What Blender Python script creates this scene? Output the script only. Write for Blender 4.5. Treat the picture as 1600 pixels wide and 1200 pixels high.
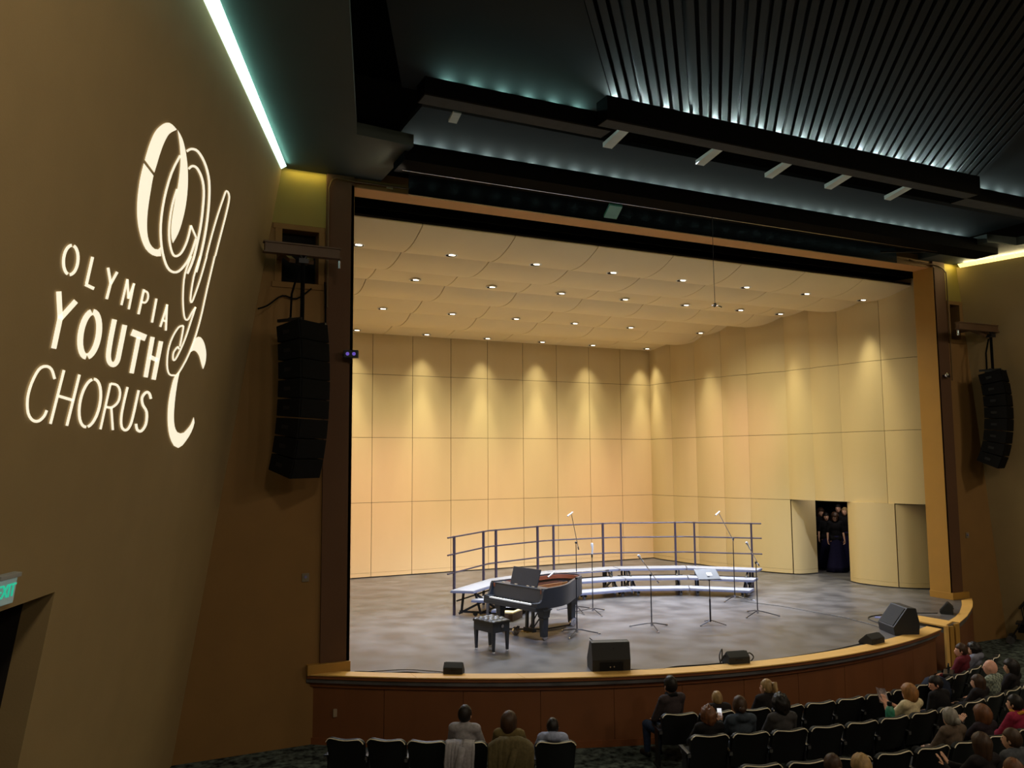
import bpy, bmesh, math, random
from mathutils import Vector, Matrix
random.seed(7)
S = bpy.context.scene
COL = S.collection
for o in list(bpy.data.objects): bpy.data.objects.remove(o)
PI = math.pi
W, H = 15.473, 8.591            # proscenium opening, metres
FLOOR = -1.15                   # house floor; the stage floor is z = 0

# ---------------------------------------------------------------- camera
def make_camera():
    yaw, pitch, roll, F = 0.44808, 0.09498, -0.00727, 1285.1
    f = Vector((math.sin(yaw)*math.cos(pitch), math.cos(yaw)*math.cos(pitch), math.sin(pitch)))
    r = Vector((math.cos(yaw), -math.sin(yaw), 0)); u = r.cross(f)
    r2 = r*math.cos(roll) + u*math.sin(roll); u2 = u*math.cos(roll) - r*math.sin(roll)
    m = Matrix((r2, u2, -f)).transposed().to_4x4(); m.translation = Vector((-3.75085, -14.47149, 3.551))
    c = bpy.data.cameras.new('camera'); c.sensor_width = 36; c.lens = F/1600*36; c.clip_end = 200; c.clip_start = .05
    o = bpy.data.objects.new('camera', c); COL.objects.link(o); o.matrix_world = m
    S.camera = o
make_camera()
# ---------------------------------------------------------------- world, exposure, lights
S.view_settings.view_transform = 'Standard'; S.view_settings.look = 'None'
S.view_settings.gamma = 1; S.view_settings.exposure = 0; S.view_settings.use_curve_mapping = False
wd = bpy.data.worlds.new('world'); S.world = wd; wd.use_nodes = True
wd.node_tree.nodes['Background'].inputs[0].default_value = (.9, .8, .65, 1)
wd.node_tree.nodes['Background'].inputs[1].default_value = .002

def light(kind, name, loc, energy, color, target=None, **kw):
    l = bpy.data.lights.new(name, kind); l.energy = energy; l.color = color
    for k, v in kw.items(): setattr(l, k, v)
    o = bpy.data.objects.new(name, l); COL.objects.link(o); o.location = loc
    if target is not None:
        o.rotation_euler = (Vector(target)-Vector(loc)).to_track_quat('-Z', 'Y').to_euler()
    return o
WARM = (1.0, .915, .625)
E_DOWN, E_DOWN_BACK = 620, 1180
E_FOH, E_HOUSE, E_FRONT = 4000, 222, 1450
E_BACK = 1800
# shell downlights: (X, Y, Z) of every can in the four lit rows of the stage ceiling
ROWS = [('front', [.69, 2.79, 4.89, 6.99, 9.07, 11.15, 13.28, 15.45], 2.2, 8.13),
        ('second', [.80, 2.88, 4.98, 7.06, 9.12, 11.25, 13.3, 14.90], 4.9, 8.135),
        ('third', [.80, 2.9, 5.0, 7.08, 9.14, 11.23, 14.06], 7.78, 7.9),
        ('rear', [2.9, 5.2, 7.36, 9.43, 11.47, 13.80], 10.55, 7.70)]
for _n, _xs, _y, _z in ROWS:
    for _x in _xs:
        light('SPOT', 'downlight_lamp', (_x, _y, _z-.03), E_DOWN_BACK if _n == 'rear' else E_DOWN, WARM,
              (_x, _y, 0), spot_size=math.radians(34 if _n == 'rear' else 46), spot_blend=1.0, shadow_soft_size=.10)
        if _n != 'rear' and 1 < _x < 13.9: light('SPOT', 'downlight_spill', (_x, _y, _z-.03), 385, WARM, (_x, _y, 0), spot_size=math.radians(150), spot_blend=1.0, shadow_soft_size=.06)
        if _n == 'rear': light('SPOT', 'downlight_spill', (_x, _y, _z-.03), 260, WARM, (_x, _y, 0), spot_size=math.radians(70), spot_blend=1.0, shadow_soft_size=.10)
# front-of-house spots in the ceiling slot, aimed on to the stage
for _x, _tx in ((1.8, 3.6), (5.6, 6.6), (9.8, 9.2), (13.4, 12.0)):
    light('SPOT', 'slot_spot', (_x, -2.85, 9.0), E_FOH, (.66, .76, 1.0), (_tx, 4.2, 0), spot_size=math.radians(52), spot_blend=.8, shadow_soft_size=.1)
for _x, _tx in ((2.6, 2.4), (5.2, 5.6), (10.2, 10.0), (12.9, 13.8)):
    light('SPOT', 'pink_spot', (_x, 1.0, 8.3), E_FRONT, (1.0, .45, .50), (_tx, 11, 1.0), spot_size=math.radians(44), spot_blend=1.0, shadow_soft_size=.1)
# cool back light from the gap between two ceiling clouds
for _x, _tx in ((3.2, 3.0), (6.2, 6.4), (9.2, 9.0), (12.2, 11.4)):
    light('SPOT', 'cool_back_spot', (_x, 7.1, 7.86), E_BACK, (.55, .68, 1.0), (_tx, 1.2, 0), spot_size=math.radians(56), spot_blend=.9, shadow_soft_size=.15)
# dimmed house lights far back in the hall
for _x, _y, _e in ((-2, -12, .8), (7.7, -14, 1.0), (16, -10, 1.0), (3, -19, .8), (13, -19, .8)):
    light('AREA', 'house_lamp', (_x, _y, 9.3), E_HOUSE*_e, (1.0, .84, .62), (_x, _y+2.5, 0), shape='DISK', size=1.2)

# ---------------------------------------------------------------- helpers
def lin(c):
    return tuple(((v/255)/12.92 if v/255 <= .04045 else ((v/255+.055)/1.055)**2.4) for v in c)
MATS = {}
def mat(name, rgb, rough=.6, metal=0., var=.12, scale=6., bump=0., emit=None, estr=0., spec=.5, stretch=None, rgb2=None, rgh2=None, bscale=None, detail=4.):
    """Principled material; noise varies the colour between rgb and rgb2 (or a darker rgb) and may drive bump and roughness."""
    if name in MATS: return MATS[name]
    m = bpy.data.materials.new(name); m.use_nodes = True; nt = m.node_tree; b = nt.nodes['Principled BSDF']
    c = lin(rgb); c2 = lin(rgb2) if rgb2 else tuple(v*(1-var) for v in c)
    b.inputs['Roughness'].default_value = rough; b.inputs['Metallic'].default_value = metal
    b.inputs['Specular IOR Level'].default_value = spec
    tc = nt.nodes.new('ShaderNodeTexCoord'); mp = nt.nodes.new('ShaderNodeMapping'); nz = nt.nodes.new('ShaderNodeTexNoise')
    nt.links.new(tc.outputs['Object'], mp.inputs[0]); nt.links.new(mp.outputs[0], nz.inputs['Vector'])
    if stretch: mp.inputs['Scale'].default_value = stretch
    nz.inputs['Scale'].default_value = scale; nz.inputs['Detail'].default_value = detail
    rp = nt.nodes.new('ShaderNodeValToRGB'); rp.color_ramp.elements[0].position = .35; rp.color_ramp.elements[1].position = .65
    rp.color_ramp.elements[0].color = (*c2, 1); rp.color_ramp.elements[1].color = (*c, 1)
    nt.links.new(nz.outputs['Fac'], rp.inputs[0]); nt.links.new(rp.outputs[0], b.inputs['Base Color'])
    if rgh2 is not None:
        mr = nt.nodes.new('ShaderNodeMapRange'); mr.inputs[3].default_value = rough; mr.inputs[4].default_value = rgh2
        nt.links.new(nz.outputs['Fac'], mr.inputs[0]); nt.links.new(mr.outputs[0], b.inputs['Roughness'])
    if bump:
        bp = nt.nodes.new('ShaderNodeBump'); bp.inputs['Strength'].default_value = bump; bp.inputs['Distance'].default_value = .02
        if bscale:
            n2 = nt.nodes.new('ShaderNodeTexNoise'); n2.inputs['Scale'].default_value = bscale
            nt.links.new(mp.outputs[0], n2.inputs['Vector']); nt.links.new(n2.outputs['Fac'], bp.inputs['Height'])
        else: nt.links.new(nz.outputs['Fac'], bp.inputs['Height'])
        nt.links.new(bp.outputs[0], b.inputs['Normal'])
    if emit:
        b.inputs['Emission Color'].default_value = (*lin(emit), 1); b.inputs['Emission Strength'].default_value = estr
    MATS[name] = m
    return m
SHELL = mat('shell_laminate', (206, 184, 136), .5, var=.05, scale=1.2, stretch=(1, 1, .25))
CLOUD = mat('cloud_laminate', (246, 224, 172), .6, var=.04, scale=1.0)
SEAM = mat('seam_shadow_felt', (34, 24, 14), .9)
STAGE = mat('stage_masonite', (98, 96, 98), .26, var=.25, scale=1.6, rgh2=.5, detail=12, rgb2=(66, 65, 67), bump=.03, bscale=3)
WALL = mat('house_wall_paint', (150, 128, 88), .8, var=.06, scale=2, bump=.05, bscale=60)
FRONT = mat('front_wall_paint', (128, 94, 48), .8, var=.08, scale=1.5)
PILAS = mat('pilaster_paint', (88, 58, 34), .8, var=.08, scale=1.5)
GOLD = mat('golden_jamb_paint', (165, 122, 50), .55, var=.06, scale=2)
SOFFIT = mat('soffit_paint', (200, 146, 84), .6, var=.05, scale=2)
YELLOW = mat('yellow_lit_wall', (138, 122, 52), .7, var=.06, scale=2)  # warm light on the wall tops is put into this yellow
MAPLE = mat('maple_nosing', (222, 176, 100), .4, var=.12, scale=5, stretch=(.3, 1, 1))
APRON = mat('apron_stained_panel', (116, 70, 38), .5, var=.12, scale=3, stretch=(1, 1, .3))
MOLD = mat('apron_molding', (120, 70, 38), .45, var=.1)
BEAMB = mat('beam_black_paint', (7, 7, 8), .9, var=.2, spec=.05)
BLACK = mat('matte_black_paint', (16, 16, 16), .8, var=.2, spec=.2)
BLKMET = mat('black_metal', (26, 26, 30), .38, metal=.3, var=.15)
CEIL = mat('dark_ceiling_paint', (36, 39, 40), .85, var=.1, scale=1.5, bump=.04, bscale=20, spec=.2)
CEILL = mat('side_ceiling_paint', (58, 66, 62), .7, var=.1, scale=1, spec=.3)
SOFF2 = mat('glow_lit_soffit', (78, 82, 84), .8, spec=.1)  # lighter grey puts the ceiling panels' glow into the beam undersides
RIB = mat('ribbed_ceiling_paint', (19, 21, 22), .75, var=.1, scale=3, spec=.2)
CURT = mat('black_drape', (10, 10, 11), .95, var=.3, spec=.1)
CHROME = mat('chrome_tube', (200, 200, 210), .2, metal=1., var=.05)
WHITEP = mat('pale_bracket_paint', (232, 248, 243), .6, var=.08)
SEATC = mat('black_seat_plastic', (14, 15, 17), .5, var=.2)
SEATGLINT = mat('seat_edge_glint', (240, 228, 200), .35, metal=.2, var=.1)  # pale colour paints the stage light caught along seat tops
SEATFAB = mat('dark_seat_fabric', (20, 24, 28), .9, var=.3, scale=60)
CARPET = mat('speckled_carpet', (92, 102, 98), .95, scale=9, rgb2=(26, 30, 31), bump=.2, bscale=80, detail=8, spec=.1)

class MB:
    """Collects shapes; build() links them as ONE mesh object."""
    def __init__(s): s.b = bmesh.new()
    def face(s, pts):
        try: return s.b.faces.new([s.b.verts.new(p) for p in pts])
        except ValueError: return None
    def hexa(s, p):  # p: 4 bottom points then 4 top points
        v = [s.b.verts.new(q) for q in p]
        for f in ((3, 2, 1, 0), (4, 5, 6, 7), (0, 1, 5, 4), (1, 2, 6, 5), (2, 3, 7, 6), (3, 0, 4, 7)): s.b.faces.new([v[i] for i in f])
        return s
    def box(s, x0, x1, y0, y1, z0, z1):
        return s.hexa([(x0, y0, z0), (x1, y0, z0), (x1, y1, z0), (x0, y1, z0), (x0, y0, z1), (x1, y0, z1), (x1, y1, z1), (x0, y1, z1)])
    def bar(s, a, b, w, h, up=(0, 0, 1)):
        a = Vector(a); b = Vector(b); d = (b-a).normalized(); up = Vector(up)
        if abs(d.dot(up)) > .99: up = Vector((0, 1, 0))
        x = d.cross(up).normalized()*w/2; y = x.cross(d).normalized()*h/2
        return s.hexa([a-x-y, a+x-y, b+x-y, b-x-y, a-x+y, a+x+y, b+x+y, b-x+y])
    def prism(s, poly, z0, z1):
        n = len(poly); lo = [s.b.verts.new((p[0], p[1], z0)) for p in poly]; hi = [s.b.verts.new((p[0], p[1], z1)) for p in poly]
        s.b.faces.new(hi); s.b.faces.new(lo[::-1])
        for i in range(n): s.b.faces.new((lo[i], lo[(i+1) % n], hi[(i+1) % n], hi[i]))
        return s
    def loft(s, rings, cap=True, closed=True):
        R = [[s.b.verts.new(p) for p in r] for r in rings]; n = len(R[0])
        for a, b in zip(R[:-1], R[1:]):
            for i in range(n if closed else n-1):
                j = (i+1) % n; s.b.faces.new((a[i], a[j], b[j], b[i]))
        if cap and closed: s.b.faces.new(R[0][::-1]); s.b.faces.new(R[-1])
        return s
    def tube(s, pts, r, n=8, cap=True):
        pts = [Vector(p) for p in pts]; rings = []; rr = r if isinstance(r, (list, tuple)) else [r]*len(pts)
        ref = None
        for i, p in enumerate(pts):
            d = (pts[min(i+1, len(pts)-1)]-pts[max(i-1, 0)]).normalized()
            if ref is None: ref = d.orthogonal().normalized()
            x = (ref - d*ref.dot(d))
            x = x.normalized() if x.length > 1e-5 else d.orthogonal().normalized()
            y = d.cross(x); ref = x
            rings.append([p+(x*math.cos(2*PI*k/n)+y*math.sin(2*PI*k/n))*rr[i] for k in range(n)])
        return s.loft(rings, cap)
    def ell(s, c, r, nu=12, nv=8, rot=None):
        c = Vector(c); r = (r, r, r) if not isinstance(r, (list, tuple)) else r; rings = []
        for i in range(1, nv):
            t = PI*i/nv
            ring = [Vector((r[0]*math.sin(t)*math.cos(2*PI*k/nu), r[1]*math.sin(t)*math.sin(2*PI*k/nu), -r[2]*math.cos(t))) for k in range(nu)]
            rings.append([c+(rot @ p if rot else p) for p in ring])
        R = [[s.b.verts.new(p) for p in g] for g in rings]
        top = Vector((0, 0, r[2])); lo = s.b.verts.new(c-(rot @ top if rot else top)); hi = s.b.verts.new(c+(rot @ top if rot else top))
        for a, b in zip(R[:-1], R[1:]):
            for i in range(nu): s.b.faces.new((a[i], a[(i+1) % nu], b[(i+1) % nu], b[i]))
        for i in range(nu):
            s.b.faces.new((lo, R[0][(i+1) % nu], R[0][i])); s.b.faces.new((hi, R[-1][i], R[-1][(i+1) % nu]))
        return s
    def cap(s, a, b, ra, rb, n=10):  # a tapered limb with rounded ends
        a = Vector(a); b = Vector(b); d = (b-a).normalized(); x = d.orthogonal().normalized(); y = d.cross(x); rings = []
        for t in (-80, -45, 0):
            q = math.radians(t); rings.append([a+d*ra*math.sin(q)+(x*math.cos(2*PI*k/n)+y*math.sin(2*PI*k/n))*ra*math.cos(q) for k in range(n)])
        for t in (0, 45, 80):
            q = math.radians(t); rings.append([b+d*rb*math.sin(q)+(x*math.cos(2*PI*k/n)+y*math.sin(2*PI*k/n))*rb*math.cos(q) for k in range(n)])
        return s.loft(rings)
    def sheet(s, grid, th):  # a grid of points thickened downwards along its normals
        g = [[Vector(p) for p in r] for r in grid]; nr, nc = len(g), len(g[0])
        nm = [[None]*nc for _ in g]
        for i in range(nr):
            for j in range(nc):
                a = g[min(i+1, nr-1)][j]-g[max(i-1, 0)][j]; b = g[i][min(j+1, nc-1)]-g[i][max(j-1, 0)]
                nm[i][j] = a.cross(b).normalized()
        A = [[s.b.verts.new(p) for p in r] for r in g]; B = [[s.b.verts.new(g[i][j]+nm[i][j]*th) for j in range(nc)] for i in range(nr)]
        for i in range(nr-1):
            for j in range(nc-1):
                s.b.faces.new((A[i][j], A[i][j+1], A[i+1][j+1], A[i+1][j])); s.b.faces.new((B[i][j], B[i+1][j], B[i+1][j+1], B[i][j+1]))
        for j in range(nc-1):
            s.b.faces.new((A[0][j], B[0][j], B[0][j+1], A[0][j+1])); s.b.faces.new((A[-1][j], A[-1][j+1], B[-1][j+1], B[-1][j]))
        for i in range(nr-1):
            s.b.faces.new((A[i][0], A[i+1][0], B[i+1][0], B[i][0])); s.b.faces.new((A[i][-1], B[i][-1], B[i+1][-1], A[i+1][-1]))
        return s
    def xform(s, m): bmesh.ops.transform(s.b, matrix=m, verts=s.b.verts); return s
    def mesh(s, name, m, smooth=False, bevel=0, segs=2):
        bmesh.ops.recalc_face_normals(s.b, faces=s.b.faces)
        if bevel:
            ed = [e for e in s.b.edges if len(e.link_faces) == 2 and e.calc_face_angle(0) > .6]
            bmesh.ops.bevel(s.b, geom=ed, offset=bevel, segments=segs, profile=.7, affect='EDGES', clamp_overlap=True)
        me = bpy.data.meshes.new(name); s.b.to_mesh(me); s.b.free()
        if isinstance(m, (list, tuple)):
            for k in m: me.materials.append(k)
        else: me.materials.append(m)
        if smooth:
            for p in me.polygons: p.use_smooth = True
            if hasattr(me, 'set_sharp_from_angle') and smooth != 2: me.set_sharp_from_angle(angle=math.radians(40))
        return me
    def build(s, name, m, parent=None, smooth=False, bevel=0, segs=2):
        return link(name, s.mesh(name, m, smooth, bevel, segs), parent)
def link(name, me, parent=None):
    o = bpy.data.objects.new(name, me); COL.objects.link(o)
    if parent is not None: o.parent = parent
    return o
def root(name, label, cat, loc=(0, 0, 0), rz=0, group=None):
    o = bpy.data.objects.new(name, None); COL.objects.link(o); o.location = loc; o.rotation_euler = (0, 0, rz); o.empty_display_size = .2
    return tag(o, label, cat, group)
def tag(o, label, cat, group=None):
    o['label'] = label; o['category'] = cat
    if group: o['group'] = group
    return o
def struct(o): o['kind'] = 'structure'; return o
def plab(o, label): o['label'] = label; return o
def copy_tree(o, parent=None):
    c = o.copy(); COL.objects.link(c)
    if parent is not None: c.parent = parent
    for ch in [k for k in o.children]: copy_tree(ch, c)
    return c
def rot2(a, x, y): return (x*math.cos(a)-y*math.sin(a), x*math.sin(a)+y*math.cos(a))
ORD = ['first', 'second', 'third', 'fourth', 'fifth', 'sixth', 'seventh', 'eighth', 'ninth', 'tenth', 'eleventh', 'twelfth', 'thirteenth', 'fourteenth', 'fifteenth', 'sixteenth']
# ================================================================ SETTING
def P3(P0, d, w, n, u, v, o=0.): return P0+d*u+w*v+n*o
LP0 = Vector((-1.29, -.05, 8.71)); LD = Vector((-.326, -.945, 0)).normalized(); LW = Vector((-1.49, 0, -9.75)).normalized(); LN = LD.cross(LW).normalized()
RP0 = Vector((16.48, -.05, 8.68)); RD = Vector((.22, -.975, 0)).normalized(); RW = Vector((1.14, 0, -9.83)).normalized(); RN = -(RD.cross(RW).normalized())
def wl(u, v, o=0.): return P3(LP0, LD, LW, LN, u, v, o)
def wr(u, v, o=0.): return P3(RP0, RD, RW, RN, u, v, o)
def slab(mb, f, u0, u1, v0, v1, o0, o1):
    return mb.hexa([f(u0, v0, o0), f(u1, v0, o0), f(u1, v1, o0), f(u0, v1, o0), f(u0, v0, o1), f(u1, v0, o1), f(u1, v1, o1), f(u0, v1, o1)])
# carpeted house floor
m = MB().box(-10, 25, -23, 2.2, FLOOR-.3, FLOOR); struct(m.build('floor', CARPET))
# left wall with a doorway, leaning inwards at the top
DU0, DU1, DV = 6.0, 7.45, 6.385
m = MB(); slab(m, wl, 0, DU0, 0, 9.98, -.25, 0); slab(m, wl, DU0, DU1, 0, DV, -.25, 0); slab(m, wl, DU1, 20, 0, 9.98, -.25, 0)
wall_left = struct(m.build('wall_left', WALL))
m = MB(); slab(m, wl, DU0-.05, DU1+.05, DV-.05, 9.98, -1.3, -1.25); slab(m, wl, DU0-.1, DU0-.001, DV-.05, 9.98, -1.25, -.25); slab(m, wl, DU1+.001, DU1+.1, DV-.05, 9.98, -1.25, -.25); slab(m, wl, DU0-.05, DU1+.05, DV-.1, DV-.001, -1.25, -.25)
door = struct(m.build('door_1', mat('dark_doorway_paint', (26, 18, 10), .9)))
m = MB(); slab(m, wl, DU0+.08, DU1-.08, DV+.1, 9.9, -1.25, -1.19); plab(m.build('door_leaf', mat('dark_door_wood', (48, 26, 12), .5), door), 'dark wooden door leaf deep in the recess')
m = MB(); slab(m, wr, 0, 20, 0, 10.02, -.25, 0); struct(m.build('wall_right', WALL))
# rear wall and black roof void
struct(MB().box(-10, 25, -23.2, -23, FLOOR, 11).build('wall_rear', WALL))
struct(MB().box(-10, 25, -23.2, 1.2, 11, 11.2).build('ceiling', BLACK))
for nm, a, b in (('wall_void_left', -9.9, -9.8), ('wall_void_right', 24.8, 24.9)): struct(MB().box(a, b, -23, 1.2, 8.4, 11).build(nm, BLACK))

# front walls either side of the proscenium
def front_side(sx, nm):
    X = (lambda x: x) if sx < 0 else (lambda x: W-x)
    edge = (lambda z: -1.29-1.49*(8.71-z)/9.75-.2) if sx < 0 else (lambda z: -1.007-1.14*(8.68-z)/9.83-.2)
    pil = -.5 if sx < 0 else -.46
    inner = -.62; outer = -1.26 if sx < 0 else -1.0; z0, z1 = 6.71, 7.65
    m = MB()
    def quad(xa0, xb0, xa1, xb1, za, zb, y=-.05, th=.3):
        m.hexa([(X(xa0), y, za), (X(xb0), y, za), (X(xb0), y+th, za), (X(xa0), y+th, za), (X(xa1), y, zb), (X(xb1), y, zb), (X(xb1), y+th, zb), (X(xa1), y+th, zb)])
    quad(edge(FLOOR), pil, edge(z0), pil, FLOOR, z0)
    quad(inner, pil, inner, pil, z0, z1)
    quad(edge(z0), outer, edge(z1), outer, z0, z1)
    quad(edge(z1), pil, edge(8.2), pil, z1, 8.2)
    o = struct(m.build(nm, FRONT))
    m = MB(); quad(edge(8.2), pil, edge(8.9), pil, 8.2, 8.9, -.048, .29); quad(edge(7.75), pil, edge(8.2), pil, 7.75, 8.2, -.058, .1)
    plab(m.build('upper_panel', YELLOW, o), 'top of the wall with warm light painted yellow')
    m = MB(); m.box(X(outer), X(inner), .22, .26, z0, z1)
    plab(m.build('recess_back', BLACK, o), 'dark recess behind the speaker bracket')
    m = MB()
    for a, b, c, d in ((outer-.16, inner+.1, z1, z1+.09), (outer-.16, inner+.1, z0-.1, z0), (outer-.12, outer, z0, z1), (inner, inner+.1, z0, z1)): m.box(min(X(a), X(b)), max(X(a), X(b)), -.075, -.05, c, d)
    m.build('recess_frame', FRONT, o, bevel=.006)
    m = MB(); m.box(min(X(pil), X(0)), max(X(pil), X(0)), -.10, H*0+.47, 0.0, 8.75)
    p = plab(m.build('pilaster', PILAS, o), 'dark brown pilaster beside the stage opening')
    return o
wfl = front_side(-1, 'wall_front'); wfr = front_side(1, 'wall_front.001')
# golden lining of the stage opening (jambs and soffit)
m = MB(); m.box(W-.004, W+.05, -.1, .495, 0, H); jr = struct(m.build('trim_1', GOLD))
m = MB(); m.box(-.05, .004, -.1, .495, 0, H); struct(m.build('trim_2', GOLD))
m = MB(); m.box(0, W, 0, .495, H, H+.16); struct(m.build('trim_3', SOFFIT))
m = MB()
for a, b in ((-.72, .012), (W-.012, W+.62)): m.box(a, b, -.16, .51, 0, .17)
struct(m.build('baseboard_stage', GOLD, bevel=.008))
m = MB(); m.box(-.6, 1.05, -.04, .3, H+.001, 8.9); m.box(14.2, W+.6, -.04, .3, H+.001, 8.9); struct(m.build('wall_header', FRONT))
m = MB(); m.box(1.05, 14.2, -.045, .2, H+.001, 9.9); struct(m.build('wall_header.001', mat('black_gloss_panel', (14, 14, 15), .25, var=.2)))
# side ceilings with a slot along the wall for the cove light
def side_ceiling(nm, sx, f):
    if sx < 0: poly = [(-1.19, -.05), (-5.15, -12), (-3.4, -12), (-1.56, -5.75), (-.48, -2.05), (.5, -1.95), (.5, -.05)]
    else: poly = [(16.37, -.05), (19.05, -12), (18.1, -12), (16.9, -5.75), (15.95, -2.05), (15.0, -1.95), (15.0, -.05)]
    if sx > 0: poly = poly[::-1]
    struct(MB().prism(poly, 8.75, 8.95).build(nm, CEILL))
side_ceiling('ceiling_left', -1, wl); side_ceiling('ceiling_right', 1, wr)
# stepped ceiling clouds over the front of the hall
def plate(nm, poly, z, th, m): return struct(MB().prism(poly, z, z+th).build(nm, m))
plate('ceiling_panel', [(.45, -2.5), (15.75, -2.5), (15.75, -.5), (.45, -.5)], 9.2, .08, CEIL)
plate('ceiling_panel.001', [(.15, -2.4), (-2.2, -8), (-.33, -8), (4.26, -2.4)], 9.5, .08, CEIL)
plate('ceiling_panel.002', [(13.1, -2.4), (7.7, -9), (15.6, -9), (15.6, -2.4)], 9.5, .08, CEIL)
rc = plate('ceiling_panel.003', [(4.3, -2.4), (-1.5, -9.5), (7.6, -9.5), (13.06, -2.4)], 9.66, .06, RIB)
rib_me = MB().box(-.05, .05, 0, 8.2, -.19, 0).mesh('rib', RIB)
for k in range(45):
    o = link('rib', rib_me, rc); o.location = (3.55+.2055*k, -3.38, 9.66); o.rotation_euler = (0, 0, math.atan2(-.772, -.635)-PI/2)
def beam(nm, x0, x1, y, z0, z1, dep):
    m = MB(); m.box(x0, x1, y, y+.05, z0, z1); m.box(x0, x1, y+dep-.04, y+dep, z0+.05, z0+.14)
    m.box(x0-.02, x0, y, y+dep, z0, z1); m.box(x1, x1+.02, y, y+dep, z0, z1)
    o = struct(m.build(nm, BEAMB)); MB().box(x0, x1, y+.05, y+dep, z0, z0+.05).build('soffit', SOFF2 if dep < .5 else BEAMB, o); return o
TEAL = (.50, 1.0, .90); COOL = (.76, 1.0, .97)
def cove(nm, label, x0, x1, y, z, step, e, col, tgt_dy):
    r = root(nm, label, 'cove light', ((x0+x1)/2, y, z))
    MB().box((x0-x1)/2, (x1-x0)/2, -.03, .03, -.05, -.03).build('rail', BLKMET, r)
    n = int((x1-x0)/step); me = MB().box(-.015, .015, -.015, .015, -.03, -.005).mesh('led', mat('led_lens_cool', (220, 255, 250), .3, emit=(205, 255, 248), estr=4))
    for k in range(n+1):
        xx = x0+(x1-x0)*k/n
        o = link('led', me, r); o.location = (xx-(x0+x1)/2, 0, 0)
        light('SPOT', 'cove_lamp', (xx, y, z+.015), e, col, (xx, y-1, z+.12), spot_size=math.radians(150), spot_blend=.6, shadow_soft_size=.02)
beam('beam', .45, 15.75, -1.7, 8.6, 8.9, .62)
cove('cove_light', 'cool cove light hidden in the lowest long ceiling beam above the stage opening', .9, 15.4, -.86, 9.09, .46, 6.5, COOL, -.5)
beam('beam.001', .15, 3.35, -3.54, 8.92, 9.18, .36)
cove('cove_light', 'teal cove light behind the short beam at the side of the speaker tower', .75, 3.1, -2.84, 9.39, .4, 7, TEAL, -.4)
beam('beam.002', 3.05, 11.95, -3.9, 8.92, 9.3, .32)
cove('cove_light', 'cool cove light behind the middle beam under the ribbed ceiling', 3.5, 11.6, -3.43, 9.39, .5, 34, COOL, -.4)
beam('beam.003', 11.95, 15.3, -3.66, 8.92, 9.18, .42)
cove('cove_light', 'cool cove light behind the short far beam beside the right wall', 12.3, 15.0, -2.96, 9.39, .45, 7, COOL, -.4)
BR = MB().hexa([(-.08, -.95, .10), (.08, -.95, .10), (.08, 0, -.04), (-.08, 0, -.04), (-.08, -.95, .13), (.08, -.95, .13), (.08, 0, .04), (-.08, 0, .04)]).mesh('bracket', WHITEP)
for i, x in enumerate((3.77, 5.77, 7.42, 8.98, 10.68)):
    o = link('ceiling_bracket', BR); o.location = (x, -2.72, 9.02); o.scale = (1.15, .78, 1); tag(o, 'pale teal flat ceiling bracket, %s from the left, between beam and ceiling panel' % ORD[i], 'bracket', 'pale brackets under the middle ceiling beam')
o = link('ceiling_bracket', BR); o.location = (.95, -2.55, 9.02); o.scale = (.9, .22, .6); tag(o, 'short pale ceiling bracket alone under the left short beam', 'bracket')
# cove slots along the side walls: glowing diffusers
def wall_cove(label, f, ed, col, estr, mname):
    r = root('wall_cove_light', label, 'cove light')
    dm = mat(mname, (230, 240, 225), .4, emit=col, estr=estr)
    me = []
    N = 26
    for k in range(N):
        u0 = .1+k*.46; u1 = u0+.452
        a0 = f(u0, .02, .012); a1 = f(u1, .02, .012); b0 = Vector((ed(a0.y), a0.y, 8.755)); b1 = Vector((ed(a1.y), a1.y, 8.755))
        mb = MB(); off = Vector((0, 0, .03)); mb.hexa([a0, a1, b1, b0, a0+off, a1+off, b1+off, b0+off]); mb.build('diffuser', dm, r)
wall_cove('glowing teal-white cove light strip along the top of the left wall', wl, lambda y: -1.19+.331*(y+.05), (205, 252, 238), 2.4, 'teal_diffuser')
wall_cove('glowing yellow cove light strip along the top of the right wall', wr, lambda y: 16.37-.224*(y+.05), (255, 236, 140), 1.7, 'yellow_diffuser')
for a, b in ((-1.22, -.52), (W+.5, 16.42)):
    light('AREA', 'corner_cove_lamp', ((a+b)/2, -.16, 8.74), 2.2, (1, .80, .22), ((a+b)/2, -.04, 7.9), shape='RECTANGLE', size=b-a, size_y=.04)

# ---------------------------------------------------------------- stage floor, apron
def lipY(x): return -3.23+.0437*(x-7.74)**2
XL, XR = -.72, 11.93
xs = [XL+(XR-XL)*i/40 for i in range(41)]
poly = [(x, lipY(x)+.03) for x in xs]+[(11.93, -1.25), (12.22, -1.25), (12.24, -2.3), (12.9, -2.15), (13.7, -1.75), (14.94, -1.02), (15.7, -.5), (16.06, -.2), (16.06, .6), (24, .6), (24, 15), (-8, 15), (-8, .6), (-.72, .6)]
struct(MB().prism(poly, -.12, 0).build('floor_stage', STAGE))
def nosing(nm, outer, inner):  # maple lip boards
    m = MB(); n = len(outer)
    m.loft([[(*outer[i], .004), (*inner[i], .004), (*inner[i], .022), (outer[i][0], outer[i][1], .022)] for i in range(n)])
    return m
lip = bpy.data.objects.new('trim_4', None); COL.objects.link(lip); struct(lip)
nseg = 8
for k in range(nseg):
    t = [XL+(XR-XL)*(k+i/6)/nseg for i in range(7)]; t[-1] -= .006
    nosing('nosing', [(x, lipY(x)-.02) for x in t], [(x, lipY(x)+.33) for x in t]).build('nosing', MAPLE, lip)
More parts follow.
